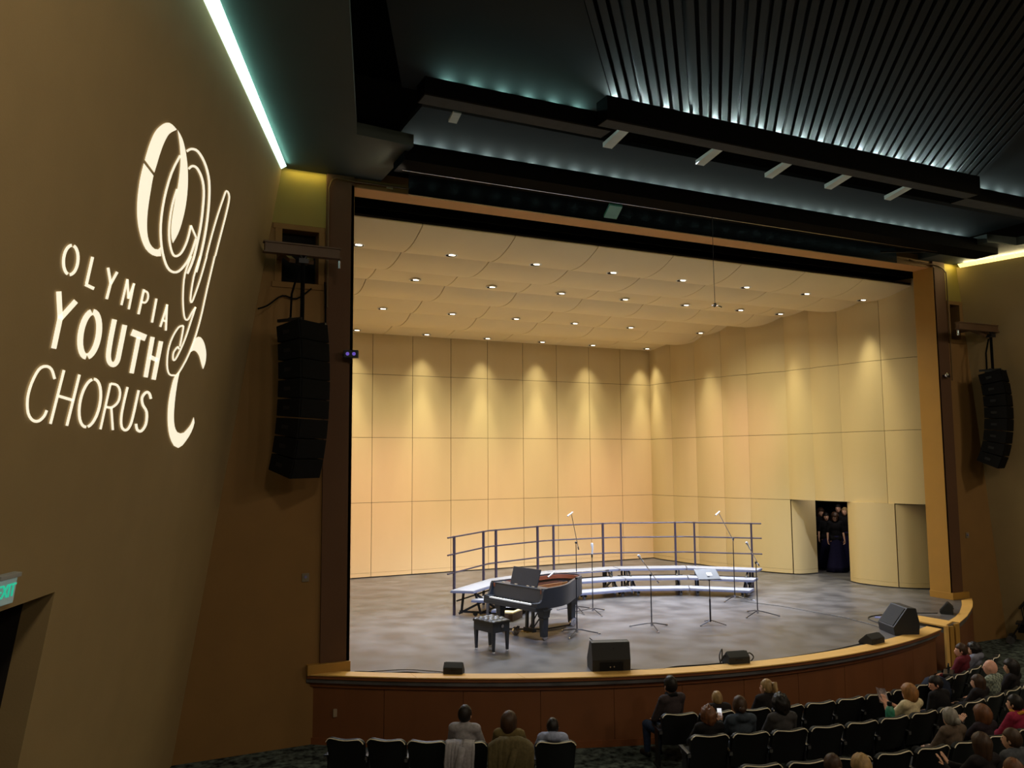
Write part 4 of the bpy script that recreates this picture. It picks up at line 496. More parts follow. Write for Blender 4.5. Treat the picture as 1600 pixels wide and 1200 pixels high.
# ================================================================ line array loudspeakers
def line_array(name, label, x, y, ztop, H_, yaw, curl, blab, blabel, bx0, bx1, bz):
    r = root(name, label, 'loudspeaker', (x, y, ztop), yaw)
    n = 8; hgt = H_/n; py, pz = 0, 0; prev = None
    cab = mat('array_cabinet', (13, 13, 14), .8, var=.2, spec=.15); gr = mat('array_grille', (7, 7, 8), .8, var=.3, scale=40, spec=.1)
    for k, deg in enumerate((-9, -5, -2, 1, 4, 8, 13, 19) if name == 'line_array' else ()):
        a = math.radians(deg*curl)
        if prev is None: py, pz = 0, -hgt/2
        else: py += hgt/2*(math.sin(prev)+math.sin(a)); pz -= hgt/2*(math.cos(prev)+math.cos(a))
        prev = a; h2 = hgt/2*1.0; w = .37; d0, d1 = -.26, .26
        mb = MB(); mb.hexa([(-w, d0, -h2), (w, d0, -h2), (w*.84, d1, -h2*.86), (-w*.84, d1, -h2*.86), (-w, d0, h2), (w, d0, h2), (w*.84, d1, h2*.86), (-w*.84, d1, h2*.86)])
        M_ = Matrix.Translation((0, py, pz)) @ Matrix.Rotation(a, 4, 'X')
        mb.xform(M_); cb = mb.build('cabinet', cab, r, bevel=.01)
        g = MB(); g.box(-w+.03, w-.03, d0-.012, d0-.001, -h2*.92, h2*.92); g.xform(M_); g.build('grille', gr, cb)
        hnd = MB(); hnd.box(w*.9-.01, w*.93, -.06, .10, -.03, .03); hnd.box(-w*.93, -w*.9+.01, -.06, .10, -.03, .03); hnd.xform(M_); hnd.build('handle', BLKMET, cb)
    fr = MB(); fr.bar((-.3, -.25, .035), (-.3, .25, .035), .04, .05); fr.bar((.3, -.25, .035), (.3, .25, .035), .04, .05); fr.bar((-.3, 0, .05), (.3, 0, .05), .06, .05); fr.build('fly_frame', BLKMET, r)
    MB().tube([(0, 0, .06), (.0, 0, bz-ztop-.05)], .035, 8).build('hanging_strap', CURT, r)
    if name == 'line_array': MB().tube([(-.17, .1, .03), (-.15, .1, .5), (-.02, .05, bz-ztop-.1)], .02, 6).build('cable', CURT, r)
    b = root(blab, blabel, 'bracket', (x, y, bz))
    bm_ = mat('painted_bracket_steel', (84, 58, 34), .55, var=.1)
    m = MB(); m.box(bx0-x, bx1-x, -.05, .05, .10, .24); m.build('cross_beam', bm_, b, bevel=.008)
    m = MB(); m.box(bx0-x-.02, bx1-x+.02, -.07, .07, .24, .265); m.box(bx0-x-.02, bx1-x+.02, -.07, .07, .075, .10); m.build('flange', bm_, b)
    m = MB()
    for s in (-.28, .22): m.bar((s, .65, .30), (s*.6, .02, -.02), .10, .06)
    m.build('diagonal_arm', bm_, b)
    m = MB(); m.bar((-.28, .75, .2), (-.28, 0, .2), .08, .12); m.bar((.22, .75, .2), (.22, 0, .2), .08, .12); m.build('wall_arm', bm_, b)
    m = MB(); m.tube([(-.06, -.02, .1), (0, -.02, 0), (.06, -.02, .1)], .03, 8); m.box(-.08, .08, -.08, .08, -.06, .02); m.build('hook', BLKMET, b)
    m = MB(); m.tube([((bx1 if x < 5 else bx0)-x, 0, .05), ((bx1 if x < 5 else bx0)-x, 0, -.08)], .025, 8); m.build('eye_bolt', CHROME, b)
line_array('line_array', 'tall black hanging line array loudspeaker beside the left wall', -1.03, -.75, 5.86, 2.5, math.radians(38), .75, 'speaker_bracket', 'brown steel bracket holding the left line array', -1.66, -.42, 6.95)
line_array('line_array', 'curved black line array loudspeaker hanging by the right wall', 16.62, -.80, 5.78, 2.42, math.radians(22), 1.15, 'speaker_bracket', 'brown steel bracket holding the right line array', 15.35, 17.2, 6.75)
# cables on the left front wall
def wire(name, label, pts, r=.012, m=CURT, cat='cable'):
    P = [Vector(p) for p in pts]; Q = []
    for i in range(len(P)-1):
        p0 = P[max(i-1, 0)]; p1 = P[i]; p2 = P[i+1]; p3 = P[min(i+2, len(P)-1)]
        for k in range(4):
            t = k/4; Q.append(.5*((2*p1)+(p2-p0)*t+(2*p0-5*p1+4*p2-p3)*t*t+(3*p1-p0-3*p2+p3)*t**3))
    Q.append(P[-1])
    return tag(MB().tube(Q, r, 6).build(name, m, None, smooth=True), label, cat)
CONDUIT = mat('painted_conduit', (92, 66, 30), .55)
wire('wall_conduit', 'brown painted conduit bending over the top left corner of the stage opening', [(-.47, -.13, 6.3), (-.47, -.13, 8.2), (-.45, -.13, 8.52), (-.36, -.13, 8.66), (-.1, -.13, 8.66), (.5, -.09, 8.68), (1.04, -.09, 8.68)], .018, CONDUIT, 'conduit')
wire('wall_conduit', 'brown painted conduit bending over the top right corner of the stage opening', [(15.95, -.13, 5.6), (15.95, -.13, 8.2), (15.9, -.13, 8.5), (15.7, -.13, 8.62), (15.3, -.13, 8.66), (14.6, -.09, 8.7)], .016, CONDUIT, 'conduit')
wire('speaker_cable', 'black cable drooping from the left bracket recess to the left wall', [(-.75, -.12, 6.62), (-1.0, -.1, 6.42), (-1.25, -.12, 6.45), (-1.5, -.2, 6.25), (-1.68, -.35, 6.15)], .014)
wire('speaker_cable', 'black cable running down the left pilaster edge behind the line array', [(-.52, -.14, 6.75), (-.50, -.14, 6.2), (-.49, -.14, 5.4), (-.48, -.14, 4.6)], .014)
# small fixtures on the front walls
def floodlight(label, loc, rz):
    r = root('stage_camera', label, 'camera', loc, rz)
    MB().box(-.13, .13, -.09, .05, -.07, .07).build('housing', BLKMET, r, bevel=.012)
    for s in (-.055, .055): MB().tube([(s, -.092, 0), (s, -.098, 0)], .032, 12).build('lens', mat('violet_lens', (120, 100, 200), .1, emit=(120, 95, 220), estr=.5), r)
    MB().bar((0, .05, -.02), (-.02, .12, -.14), .03, .03).build('arm', BLKMET, r)
floodlight('small black twin-lens camera with violet lenses beside the left line array', (-.06, -.24, 5.47), math.radians(-20))
r = root('stage_camera', 'small dark round-lens camera on the right side of the stage opening', 'camera', (15.62, -.22, 5.72), .3)
MB().ell((0, 0, 0), .06, 12, 8).build('lens', CHROME, r, smooth=True); MB().box(.03, .16, -.03, .06, -.05, .05).build('housing', BLKMET, r, bevel=.01); MB().tube([(.05, .02, 0), (.05, .14, 0)], .02).build('arm', BLKMET, r)
for x, z, l in ((-.76, 1.62, 'left'), (16.28, 1.58, 'right')):
    r = root('wall_control', 'small pale wall control plate with a lens on the %s front wall' % l, 'control plate', (x, -.05, z))
    MB().box(-.06, .06, -.014, 0, -.07, .07).build('plate', mat('grey_control_plate', (118, 108, 92), .4), r, bevel=.004)
    MB().tube([(0, -.012, .01), (0, -.03, .01)], .026, 12).build('lens', mat('blue_tinted_lens', (120, 120, 160), .15), r)
o = MB().bar((0, 0, 0), (.12, 0, 0), .02, .03).build('conduit_label', mat('pale_label', (190, 180, 140), .5), None); o.location = (.62, -.05, 8.66); tag(o, 'tiny pale label on the brown strip over the stage opening', 'label')

# ================================================================ pipe under the lowest beam with hangers, hanging microphone
r = root('lighting_pipe', 'long shiny metal lighting pipe hanging under the lowest dark beam', 'pipe', (7.4, -1.2, 8.62))
MB().tube([(-6.85, 0, 0), (6.8, 0, 0)], .024, 10).build('tube', mat('dull_pipe_steel', (190, 192, 195), .16, metal=1.), r, smooth=True)
for x in (-6.55, -5.0, -2.4, .9, 3.9, 6.0): MB().bar((x, 0, 0), (x, .0, .2), .03, .03).build('hanger', BLKMET, r)
m = MB(); m.bar((6.78, 0, 0), (5.9, .9, .1), .04, .04); m.build('end_stay', BLKMET, r)
m = MB(); m.bar((-6.85, 0, .1), (-6.45, -.2, .1), .06, .05); m.bar((-6.72, -.05, .1), (-6.72, 0, 0), .02, .02); m.build('end_clamp', WHITEP, r)
o = MB().hexa([(-.15, -.2, 0), (.15, -.2, 0), (.3, .25, -.1), (0, .25, -.1), (-.15, -.2, .05), (.15, -.2, .05), (.3, .25, -.05), (0, .25, -.05)]).build('colour_filter_frame', mat('teal_gel', (60, 150, 140), .4), None)
o.location = (4.95, -.95, 8.55); tag(o, 'small teal filter frame hanging behind the long lighting pipe', 'filter frame')
r = root('hanging_microphone', 'pair of small microphones hanging on a thin cable high over the stage', 'microphone', (7.29, -1.2, 6.72))
MB().tube([(0, 0, .06), (-.01, 0, 1.0), (0, 0, 1.9)], .006, 6).build('cable', BLKMET, r)
MB().bar((-.09, 0, .02), (.09, 0, .02), .02, .02).build('stereo_bar', CHROME, r)
for s in (-1, 1): MB().tube([(s*.05, .03, .03), (s*.09, -.09, -.02)], [.014, .018], 8).build('capsule', CHROME, r, smooth=True)
MB().box(-.02, .02, -.02, .02, 0, .07).build('clamp', BLKMET, r)

# ================================================================ choral risers with guard rails
RC = Vector((7.736, .05)); TH0, TH1 = math.radians(140.6), math.radians(34.9)
TREAD = mat('grey_riser_carpet', (138, 140, 150), .7, var=.1, scale=30); EDGE = mat('riser_aluminium_edge', (110, 114, 140), .4, metal=.3); RAIL = mat('dark_rail_steel', (58, 50, 66), .45, metal=.2)
LEGG = mat('grey_riser_leg', (150, 155, 172), .45, metal=.2)
TIERS = [(4.18, 4.70, .2), (4.66, 5.18, .41), (5.14, 5.68, .61)]
RL = ['far left three-step section of the choral risers, behind the piano keyboard', 'second three-step section of the choral risers, behind the piano tail', 'middle three-step section of the choral risers with dark guard rail', 'fourth three-step section of the choral risers, left of the end section', 'end three-step section of the choral risers, farthest from the piano']
for k in range(5):
    a0 = TH0+(TH1-TH0)*k/5; a1 = TH0+(TH1-TH0)*(k+1)/5; am = (a0+a1)/2; ha = abs(a0-a1)/2
    c = RC+Vector((math.cos(am), math.sin(am)))*5.0
    r = root('choral_riser', RL[k], 'riser', (c.x, c.y, 0), am-PI/2, 'curved choral risers on the stage')
    def pt(R_, f, z): # local: x across, y outwards; f in -1..1
        return (R_*math.sin(ha)*f, R_*math.cos(ha)-5.0, z)
    g = .986
    for (ri, ro, z) in TIERS:
        top = [pt(ri, -g, 0), pt(ri, g, 0), pt(ro, g, 0), pt(ro, -g, 0)]
        MB().prism([p[:2] for p in top], z-.02, z).build('tread', TREAD, r)
        e = MB(); q = [pt(ri-.012, -g-.004, 0), pt(ri-.012, g+.004, 0), pt(ro+.012, g+.004, 0), pt(ro+.012, -g-.004, 0)]; e.prism([p[:2] for p in q], z-.06, z-.021); e.build('tread_frame', EDGE, r)
    for s in (-.72, .72):
        f = MB()
        f.bar(pt(4.25, s, .09), pt(5.6, s, .09), .035, .05); f.bar(pt(5.62, s, .04), pt(4.95, s, .38), .04, .05); f.bar(pt(5.3, s*.96, .56), pt(4.5, s*.96, .06), .04, .05); f.bar(pt(5.56, s, .05), pt(5.5, s, .56), .045, .045); f.bar(pt(5.05, s*1.06, .05), pt(5.2, s*1.06, .56), .035, .05)
        f.build('folding_frame', BLKMET, r)
        for R_, z in ((4.36, .135), (4.9, .345)): MB().bar(pt(R_, s, .0), pt(R_, s, z), .06, .06).build('leg', LEGG, r)
        MB().tube([pt(5.2, s*1.05, .06), pt(5.2, s*1.05+.02, .06)], .058, 12).build('wheel', BLKMET, r)
        MB().tube([pt(4.62, s*1.02, .05), pt(4.62, s*1.02+.02, .05)], .048, 12).build('wheel', BLKMET, r)
    f = MB(); f.bar(pt(5.58, -.9, .36), pt(5.58, .9, .36), .03, .03); f.bar(pt(5.0, -.85, .12), pt(5.0, .85, .12), .03, .03); f.build('cross_bar', BLKMET, r)
    for s in (-.74, .74): MB().bar(pt(5.73, s, 0), pt(5.73, s, 1.83), .05, .05).build('rail_post', RAIL, r)
    for z in (1.81, 1.41, .98):
        MB().tube([pt(5.73, -1.0 if k else -1.04, z), pt(5.73, 1.0, z)], .019, 8).build('guard_rail', RAIL, r, smooth=True)
    MB().bar(pt(5.12, .98, .585), pt(5.12, 1.0, .585), .12, .05).build('coupling', CHROME, r)

# ================================================================ grand piano and bench
PIANO = mat('satin_black_piano', (42, 46, 54), .36, var=.12, spec=.5); PLATE = mat('gold_iron_plate', (120, 84, 44), .5, metal=.3, var=.1); INNER = mat('inner_rim_mahogany', (120, 66, 44), .45, var=.15)
IVORY = mat('ivory_keys', (240, 240, 236), .3, var=.02); FELT = mat('red_brown_felt', (90, 50, 40), .9)
pr = root('grand_piano', 'black lidless grand piano with raised music desk in front of the risers', 'piano', (3.62, 1.06, 0), math.radians(-74.3))
out = [(-.80, .20), (-.80, 1.9), (-.74, 2.12), (-.58, 2.28), (-.36, 2.34), (-.14, 2.28), (.0, 2.14), (.1, 1.95), (.24, 1.70), (.42, 1.42), (.58, 1.18), (.70, .96), (.77, .74), (.80, .5), (.80, .20)]
def outline(off):
    n = len(out); res = []
    for i in range(n):
        a = Vector(out[max(i-1, 0)]); b = Vector(out[min(i+1, n-1)]); d = (b-a).normalized(); p = Vector(out[i])+Vector((d.y, -d.x))*off; res.append((p.x, p.y))
    return res
m = MB(); O = outline(0); I = outline(.055)
m.loft([[(*O[i], .63), (*I[i], .63), (*I[i], 1.03), (*O[i], 1.03)] for i in range(len(O))]); m.build('rim', PIANO, pr, smooth=True)
I2 = outline(.09)
m = MB(); m.loft([[(*I[i], .92), (*I2[i], .92), (*I2[i], 1.0), (*I[i], 1.0)] for i in range(len(O))]); m.build('inner_rim', INNER, pr, smooth=True)
m = MB(); m.prism([(p[0], p[1]) for p in I][::-1], .64, .70); m.build('soundboard', mat('spruce_board', (170, 120, 66), .5), pr)
ip = outline(.11); m = MB(); m.prism([(p[0], max(p[1], .42)) for p in ip][::-1], .80, .82); m.build('iron_plate', PLATE, pr)
m = MB()
for x0, y0, x1, y1 in ((-.3, .5, -.42, 2.1), (.08, .5, -.05, 1.9), (.4, .5, .3, 1.35)): m.bar((x0, y0, .845), (x1, y1, .845), .03, .05)
m.build('plate_strut', PLATE, pr)
m = MB()
for k in range(26): m.bar((-.68+k*.054, .56, .875), (-.70+k*.046, 2.05-max(0, k-4)*.05, .865), .006, .004)
o = m.build('strings', mat('copper_strings', (150, 100, 70), .35, metal=.8), pr); o['kind'] = 'stuff'
m = MB(); m.box(-.66, .66, .62, .72, .87, .95); m.box(-.66, .66, .50, .56, .84, .97); m.build('damper_rail', BLACK, pr)
m = MB(); m.box(-.81, .81, -.02, .32, .60, .68); m.build('keybed', PIANO, pr, bevel=.008)
for s in (-1, 1):
    m = MB(); prof_ = [(0, .66), (.30, .66), (.30, 1.03), (.215, 1.03), (.185, .99), (.165, .90), (.14, .82), (.10, .775), (.0, .765)]; m.loft([[(s*.80+e_, y_, z_) for y_, z_ in prof_] for e_ in (-.03, .03)]); m.build('key_arm', PIANO, pr, bevel=.006)
    MB().box(min(s*.77, s*.66), max(s*.77, s*.66), .0, .17, .68, .755).build('key_block', PIANO, pr, bevel=.008)
MB().box(-.66, .66, -.01, .01, .68, .715).build('key_slip', PIANO, pr)
KW = 1.32/52; wk = MB().box(-KW*.47, KW*.47, 0, .15, .70, .735).mesh('white_key', IVORY)
for k in range(52): o = link('white_key', wk, pr); o.location = (-.66+KW*(k+.5), .012, 0)
bk = MB().box(-.006, .006, .06, .15, .735, .748).mesh('black_key', BLACK)
for k in range(51):
    if (k % 7) in (0, 2, 3, 5, 6): o = link('black_key', bk, pr); o.location = (-.66+KW*(k+1), .012, 0)
m = MB(); m.hexa([(-.77, .165, .70), (.77, .165, .70), (.77, .21, .70), (-.77, .21, .70), (-.77, .225, .985), (.77, .225, .985), (.77, .26, .985), (-.77, .26, .985)]); m.build('fallboard', PIANO, pr, bevel=.006)
m = MB(); m.box(-.77, .77, .22, .50, .985, 1.01); m.build('desk_shelf', PIANO, pr, bevel=.005)
m = MB(); m.hexa([(-.34, .32, 1.012), (.48, .32, 1.012), (.48, .345, 1.012), (-.34, .345, 1.012), (-.34, .42, 1.36), (.50, .42, 1.36), (.50, .44, 1.36), (-.34, .44, 1.36)]); m.build('music_desk', PIANO, pr, bevel=.006)
for x in (-.55, -.15, .22, .38): MB().box(x-.035, x+.035, .30, .325, 1.012, 1.024).build('desk_slide', mat('pale_wood_slide', (200, 180, 150), .4), pr)
def leg(x, y):
    m = MB(); m.loft([[(x+a*w, y+b*w, z) for a, b in ((-1, -1), (1, -1), (1, 1), (-1, 1))] for w, z in ((.055, .07), (.06, .16), (.068, .44), (.085, .46), (.085, .49), (.10, .58), (.13, .62))]); l = m.build('leg', PIANO, pr, bevel=.006)
    MB().tube([(x-.016, y+.03, .062), (x+.016, y+.03, .062)], .062, 16).build('caster', CHROME, l, smooth=True)
    MB().box(x-.03, x+.03, y-.03, y+.03, .05, .08).build('ferrule', CHROME, l)
leg(-.68, .34); leg(.70, .30); leg(.02, 1.78)
ly = MB(); ly.box(-.03, .27, .40, .50, .07, .15); l = ly.build('pedal_lyre', PIANO, pr, bevel=.008)
for s in (.03, .21): MB().bar((s, .45, .14), (s, .47, .63), .055, .05).build('post', PIANO, l)
m = MB()
for s in (-.05, .05): m.bar((s+.12, .48, .12), (s*2+.12, .95, .62), .02, .02)
m.build('brace', BLKMET, l)
for s in (.04, .12, .20): MB().box(s-.016, s+.016, .28, .42, .075, .092).build('pedal', mat('brass_pedal', (225, 190, 110), .25, metal=.9), l, bevel=.003)
m = MB(); m.bar((-.68, .34, .028), (0, 1.0, .028), .05, .03); m.bar((.70, .30, .028), (0, 1.0, .028), .05, .03); m.bar((.02, 1.78, .028), (0, 1.0, .028), .05, .03); m.build('dolly_frame', BLKMET, pr)
for x_, y_ in ((-.06, .22), (.10, 1.74)):
    w_ = MB().tube([(x_-.02, y_, .088), (x_+.02, y_, .088)], .088, 20).build('dolly_wheel', CHROME, pr, smooth=True); MB().bar((x_, y_, .09), (x_, y_+.08, .17), .06, .03).build('wheel_fork', CHROME, w_)
br = root('piano_bench', 'black tufted piano bench with tapered legs in front of the keyboard', 'bench', (2.84, .22, 0), math.radians(-74.3))
LEATH = mat('black_leather', (20, 20, 24), .45, var=.15, spec=.6)
nx, ny = 24, 16; grid = []
for j in range(ny+1):
    row = []
    for i in range(nx+1):
        x = -.30+.60*i/nx; y = -.215+.43*j/ny
        u = (x/.10) % 1; e = min(1, 8*min(.30-abs(x), .215-abs(y)))
        z = .538+.055*min(1, e*2)*abs(math.cos(PI*x/.15))**.4*abs(math.cos(PI*y/.13))**.4*1.0-(.0 if e > 0 else .0)
        row.append((x, y, z))
    grid.append(row)
m = MB(); m.sheet(grid, -.03); m.build('tufted_cushion', LEATH, br, smooth=2)
MB().box(-.305, .305, -.22, .22, .525, .55).build('cushion_welt', LEATH, br, bevel=.012)
MB().box(-.29, .29, -.205, .205, .365, .525).build('apron_box', PIANO, br, bevel=.008)
for i in range(4):
    for j in range(3): MB().ell((-.225+.15*i, -.13+.13*j, .558), (.014, .014, .007), 8, 6).build('button', mat('painted_glint_button', (180, 180, 185), .2, metal=.5), br)  # buttons coloured silver to paint glints on the cushion
for sx in (-.255, .255):
    for sy in (-.17, .17):
        m = MB(); m.loft([[(sx+a*w, sy+b*w, z) for a, b in ((-1, -1), (1, -1), (1, 1), (-1, 1))] for w, z in ((.02, .02), (.032, .365))]); l = m.build('leg', PIANO, br)
        MB().box(sx-.02, sx+.02, sy-.02, sy+.02, 0, .02).build('foot', mat('white_glide', (225, 225, 225), .4), l)
for s in (-1, 1): MB().tube([(s*.29, 0, .48), (s*.325, 0, .48)], .032, 14).build('height_knob', CHROME, br)
bx = root('speaker_box', 'dark low wooden box with pale top under the choral risers behind the piano', 'box', (4.46, 2.83, 0), math.radians(40))
MB().box(-.28, .28, -.2, .2, 0, .17).build('body', mat('dark_box_wood', (70, 50, 36), .6), bx, bevel=.008); MB().box(-.285, .285, -.205, .205, .171, .2).build('top', mat('pale_box_top', (210, 190, 140), .6), bx)

# ================================================================ microphone stands and music stand
MICG = mat('white_foam_microphone', (190, 190, 192), .5, var=.05)
TUBE = mat('dark_stand_tube', (52, 52, 60), .3, metal=.6)
def mic_stand(label, x, y, h, feet, tip=None, tail=None, mic='vocal', top=True):
    r = root('microphone_stand', label, 'microphone stand', (x, y, 0))
    MB().tube([(0, 0, .08), (0, 0, h)], [.013, .010], 8).build('mast', TUBE, r, smooth=True)
    MB().tube([(0, 0, .05), (0, 0, .13)], .026, 10).build('collar', CHROME, r, smooth=True)
    for a in feet:
        dx, dy = math.cos(a), math.sin(a)
        l = MB().tube([(0, 0, .11), (dx*.10, dy*.10, .10), (dx*.46, dy*.46, .02)], .011, 6).build('leg', TUBE, r)
        MB().tube([(dx*.44, dy*.44, .022), (dx*.49, dy*.49, .016)], .016, 8).build('rubber_foot', CHROME, l)
    if tip is not None:
        t = Vector(tip)-Vector((x, y, 0)); q = Vector(tail)-Vector((x, y, 0)); d = (t-q).normalized()
        MB().tube([q, t], .009, 6).build('boom', CHROME, r, smooth=True)
        MB().ell((0, 0, h), .03, 10, 6).build('clutch', BLKMET, r, smooth=True)
        MB().tube([q, q+d*.07], .018, 8).build('counterweight', CHROME, r)
        if mic == 'vocal': b = MB().tube([t, t+d*.12, t+d*.16, t+d*.2], [.014, .018, .032, .022], 10)
        else: b = MB().tube([t+Vector((.04, 0, .02)), t+Vector((-.12, -.03, -.07))], [.016, .02], 10)
        b.build('microphone', MICG, r, smooth=True)
    else:
        MB().tube([(0, 0, h-.02), (.0, 0, h+.06)], .02, 8).build('clip', BLKMET, r)
        MB().tube([(0, 0, h+.04), (.01, -.01, h+.18), (.0, -.01, h+.27), (0, -.01, h+.31)], [.018, .024, .036, .028], 10).build('microphone', MICG, r, smooth=True)
A3 = lambda a: (math.radians(a), math.radians(a+120), math.radians(a+240))
mic_stand('boom microphone stand alone at the centre of the stage floor', 6.69, .45, 1.12, A3(-108), (6.508, 0.450, 1.409), (6.893, 0.450, 0.938))
mic_stand('tall rear boom microphone stand in front of the end risers', 10.64, 2.41, 1.55, A3(-163), (10.193, 2.410, 2.241), (10.654, 2.410, 1.500), mic='pencil')
mic_stand('microphone stand with angled white microphone at the end of the risers', 9.69, .53, 1.2, A3(-163), (9.530, 0.530, 1.516), (9.780, 0.530, 1.123))
mic_stand('straight microphone stand with upright white microphone right of the piano tail', 6.50, 2.55, 1.32, A3(-95))
mic_stand('tall boom microphone stand behind the piano tail', 6.3, 2.95, 1.62, A3(-100), (6.180, 2.950, 2.327), (6.369, 2.950, 1.445), mic='pencil')
mic_stand('low boom microphone stand reaching over the open piano', 4.95, .62, 1.15, A3(-20), (4.62, 1.05, 1.22), (5.45, .15, 1.33), mic='pencil')
ms = root('music_stand', 'grey music stand with tilted desk in front of the risers', 'music stand', (8.06, .2, 0), math.radians(-18))
MB().tube([(0, 0, .06), (0, 0, .55)], .019, 8).build('lower_tube', TUBE, ms, smooth=True); MB().tube([(0, 0, .5), (0, 0, .98)], .011, 8).build('upper_tube', TUBE, ms, smooth=True)
for a in A3(-150):
    MB().bar((0, 0, .1), (math.cos(a)*.34, math.sin(a)*.34, .012), .03, .012).build('leg', TUBE, ms)
m = MB(); c_, s_ = math.cos(math.radians(32)), math.sin(math.radians(32))
m.hexa([(-.25, -.02, .97), (.25, -.02, .97), (.25, .28, 1.15), (-.25, .28, 1.15), (-.25, -.03, .98), (.25, -.03, .98), (.25, .27, 1.16), (-.25, .27, 1.16)]); m.build('desk', mat('grey_desk_enamel', (120, 128, 142), .4), ms)
MB().box(-.25, .25, -.08, -.02, .965, .975).build('lip', TUBE, ms); MB().bar((0, 0, .96), (0, .06, 1.01), .05, .05).build('tilt_head', BLKMET, ms)
MB().hexa([(-.02, .06, 1.036), (.1, .06, 1.036), (.1, .15, 1.09), (-.02, .15, 1.09), (-.02, .055, 1.042), (.1, .055, 1.042), (.1, .145, 1.096), (-.02, .145, 1.096)]).build('paper', mat('white_paper', (230, 230, 230), .6), ms)

# ================================================================ stage monitors, cables on the stage
MON = mat('monitor_black', (30, 31, 33), .6, var=.2, scale=40)
def wedge(label, x, y, rz, w, d, h, big=False, group=None):
    r = root('stage_monitor', label, 'loudspeaker', (x, y, 0), rz, group)
    # local -y looks at the hall: the low back; +y the angled grille towards the stage
    prof = [(-d*.5, 0), (d*.42, 0), (d*.5, h*.22), (-d*.12, h), (-d*.5, h*.62)] if not big else [(-d*.5, .0), (d*.5, 0), (d*.55, h*.3), (-d*.05, h), (-d*.42, h*.98), (-d*.55, h*.42)]
    m = MB(); m.loft([[(s*(w/2), yy, zz) for yy, zz in prof] for s in (-1, -.94, .94, 1)])
    m.build('cabinet', MON, r, bevel=.012)
    a, b = prof[2], prof[3]
    A = Vector((0, a[0], a[1])); B = Vector((0, b[0], b[1])); n_ = Vector((0, (b[1]-a[1]), -(b[0]-a[0]))).normalized()
    m = MB(); m.hexa([Vector((-w*.43, 0, 0))+A.lerp(B, .06)+n_*.001, Vector((w*.43, 0, 0))+A.lerp(B, .06)+n_*.001, Vector((w*.43, 0, 0))+A.lerp(B, .94)+n_*.001, Vector((-w*.43, 0, 0))+A.lerp(B, .94)+n_*.001]+[Vector((s*w*.43, 0, 0))+A.lerp(B, t)+n_*.012 for s, t in ((-1, .06), (1, .06), (1, .94), (-1, .94))]); m.build('grille', mat('monitor_grille', (18, 18, 19), .8, var=.4, scale=90), r)
    if big:
        MB().box(-w*.30, w*.30, -d*.565, -d*.52, h*.08, h*.34).build('connector_plate', BLACK, r)
        for s in (-.03, .04): MB().tube([(s, -d*.52, h*.2), (s, -d*.60, h*.2)], .014, 8).build('socket', CHROME, r)
        for s in (-.02, .05): MB().tube([(s, -d*.46, h*.8), (s, -d*.50, h*.8)], .008, 6).build('screw', CHROME, r)
    else:
        MB().tube([(-w*.2, -d*.5, h*.45), (-w*.12, -d*.54, h*.47), (w*.12, -d*.54, h*.47), (w*.2, -d*.5, h*.45)], .008, 6).build('handle', BLKMET, r)
wedge('large black wedge stage monitor at the front of the stage, right of the piano', 4.02, -2.06, math.radians(-20), .66, .46, .50, True)
wedge('small black stage monitor near the front left corner of the stage', 1.53, -1.14, math.radians(-32), .33, .24, .20)
wedge('small black stage monitor with tangled cables at the front centre of the stage', 6.22, -2.74, math.radians(-12), .40, .30, .22)
wedge('small black stage monitor lying on the stage edge beside the tipped large monitor', 9.6, -2.72, math.radians(8), .42, .30, .20)
wedge('large black wedge stage monitor at the stair end of the stage', 10.95, -2.24, math.radians(66), .68, .50, .55, True)
wedge('small dark stage monitor on the far side apron beyond the steps', 13.7, -1.28, math.radians(35), .32, .28, .26)
CABB = mat('black_rubber_cable', (14, 14, 15), .5)
def fl(*p): return [(x, y, .012) for x, y in p]
wire('stage_cable', 'black cable lying along the front left edge of the stage', fl((.05, -.28), (.2, -.35), (.5, -.62), (.85, -.72), (1.1, -.95), (1.38, -1.1)), .012, CABB)
wire('stage_cable', 'thin black cable from the left corner to the small left monitor', fl((.0, -.3), (.35, -.4), (.9, -.55), (1.4, -1.0)), .007, CABB)
wire('stage_cable', 'black cables running from the large centre monitor along the stage edge', fl((4.3, -2.32), (4.7, -2.55), (5.1, -2.5), (5.6, -2.62), (6.0, -2.68)), .014, CABB)
wire('stage_cable', 'tangled black cable looped beside the small centre monitor', [(5.95, -2.66, .012), (5.98, -2.6, .13), (6.08, -2.55, .22), (6.02, -2.62, .1), (5.92, -2.7, .05), (6.0, -2.72, .16), (6.08, -2.7, .02)], .012, CABB)
wire('stage_cable', 'black cable loop sticking out on the far side of the small centre monitor', [(6.42, -2.75, .1), (6.55, -2.72, .14), (6.62, -2.75, .07), (6.5, -2.8, .012), (6.42, -2.82, .012)], .012, CABB)
wire('stage_cable', 'long black cable curving from the small centre monitor to the far small monitor', fl((6.5, -2.84), (7.4, -2.86), (8.3, -2.83), (9.2, -2.7), (9.42, -2.66)), .010, CABB)
wire('stage_cable', 'taped black cable crossing the stage floor from the tall rear microphone', fl((10.63, 2.2), (11.0, 1.2), (11.1, .3), (11.2, -.6), (11.05, -1.5), (10.9, -2.0)), .007, CABB)
wire('stage_cable', 'black cable from the piano microphone to the large centre monitor', fl((5.0, .2), (4.85, -.35), (4.75, -.9), (4.5, -1.5), (4.25, -1.8)), .007, CABB)
wire('stage_cable', 'black cable on the far side apron behind the tipped monitor', fl((11.3, -1.6), (11.55, -.95), (12.0, -.75), (12.8, -.85), (13.5, -1.2)), .010, CABB)
o = MB().box(-.2, .2, -.1, .1, .001, .006).build('blue_tape', mat('blue_plastic_sheet', (96, 116, 190), .3), None); o.location = (12.0, -1.0, 0); o.rotation_euler[2] = -.9; tag(o, 'small blue plastic sheet on the stage floor behind the tipped monitor', 'sheet')
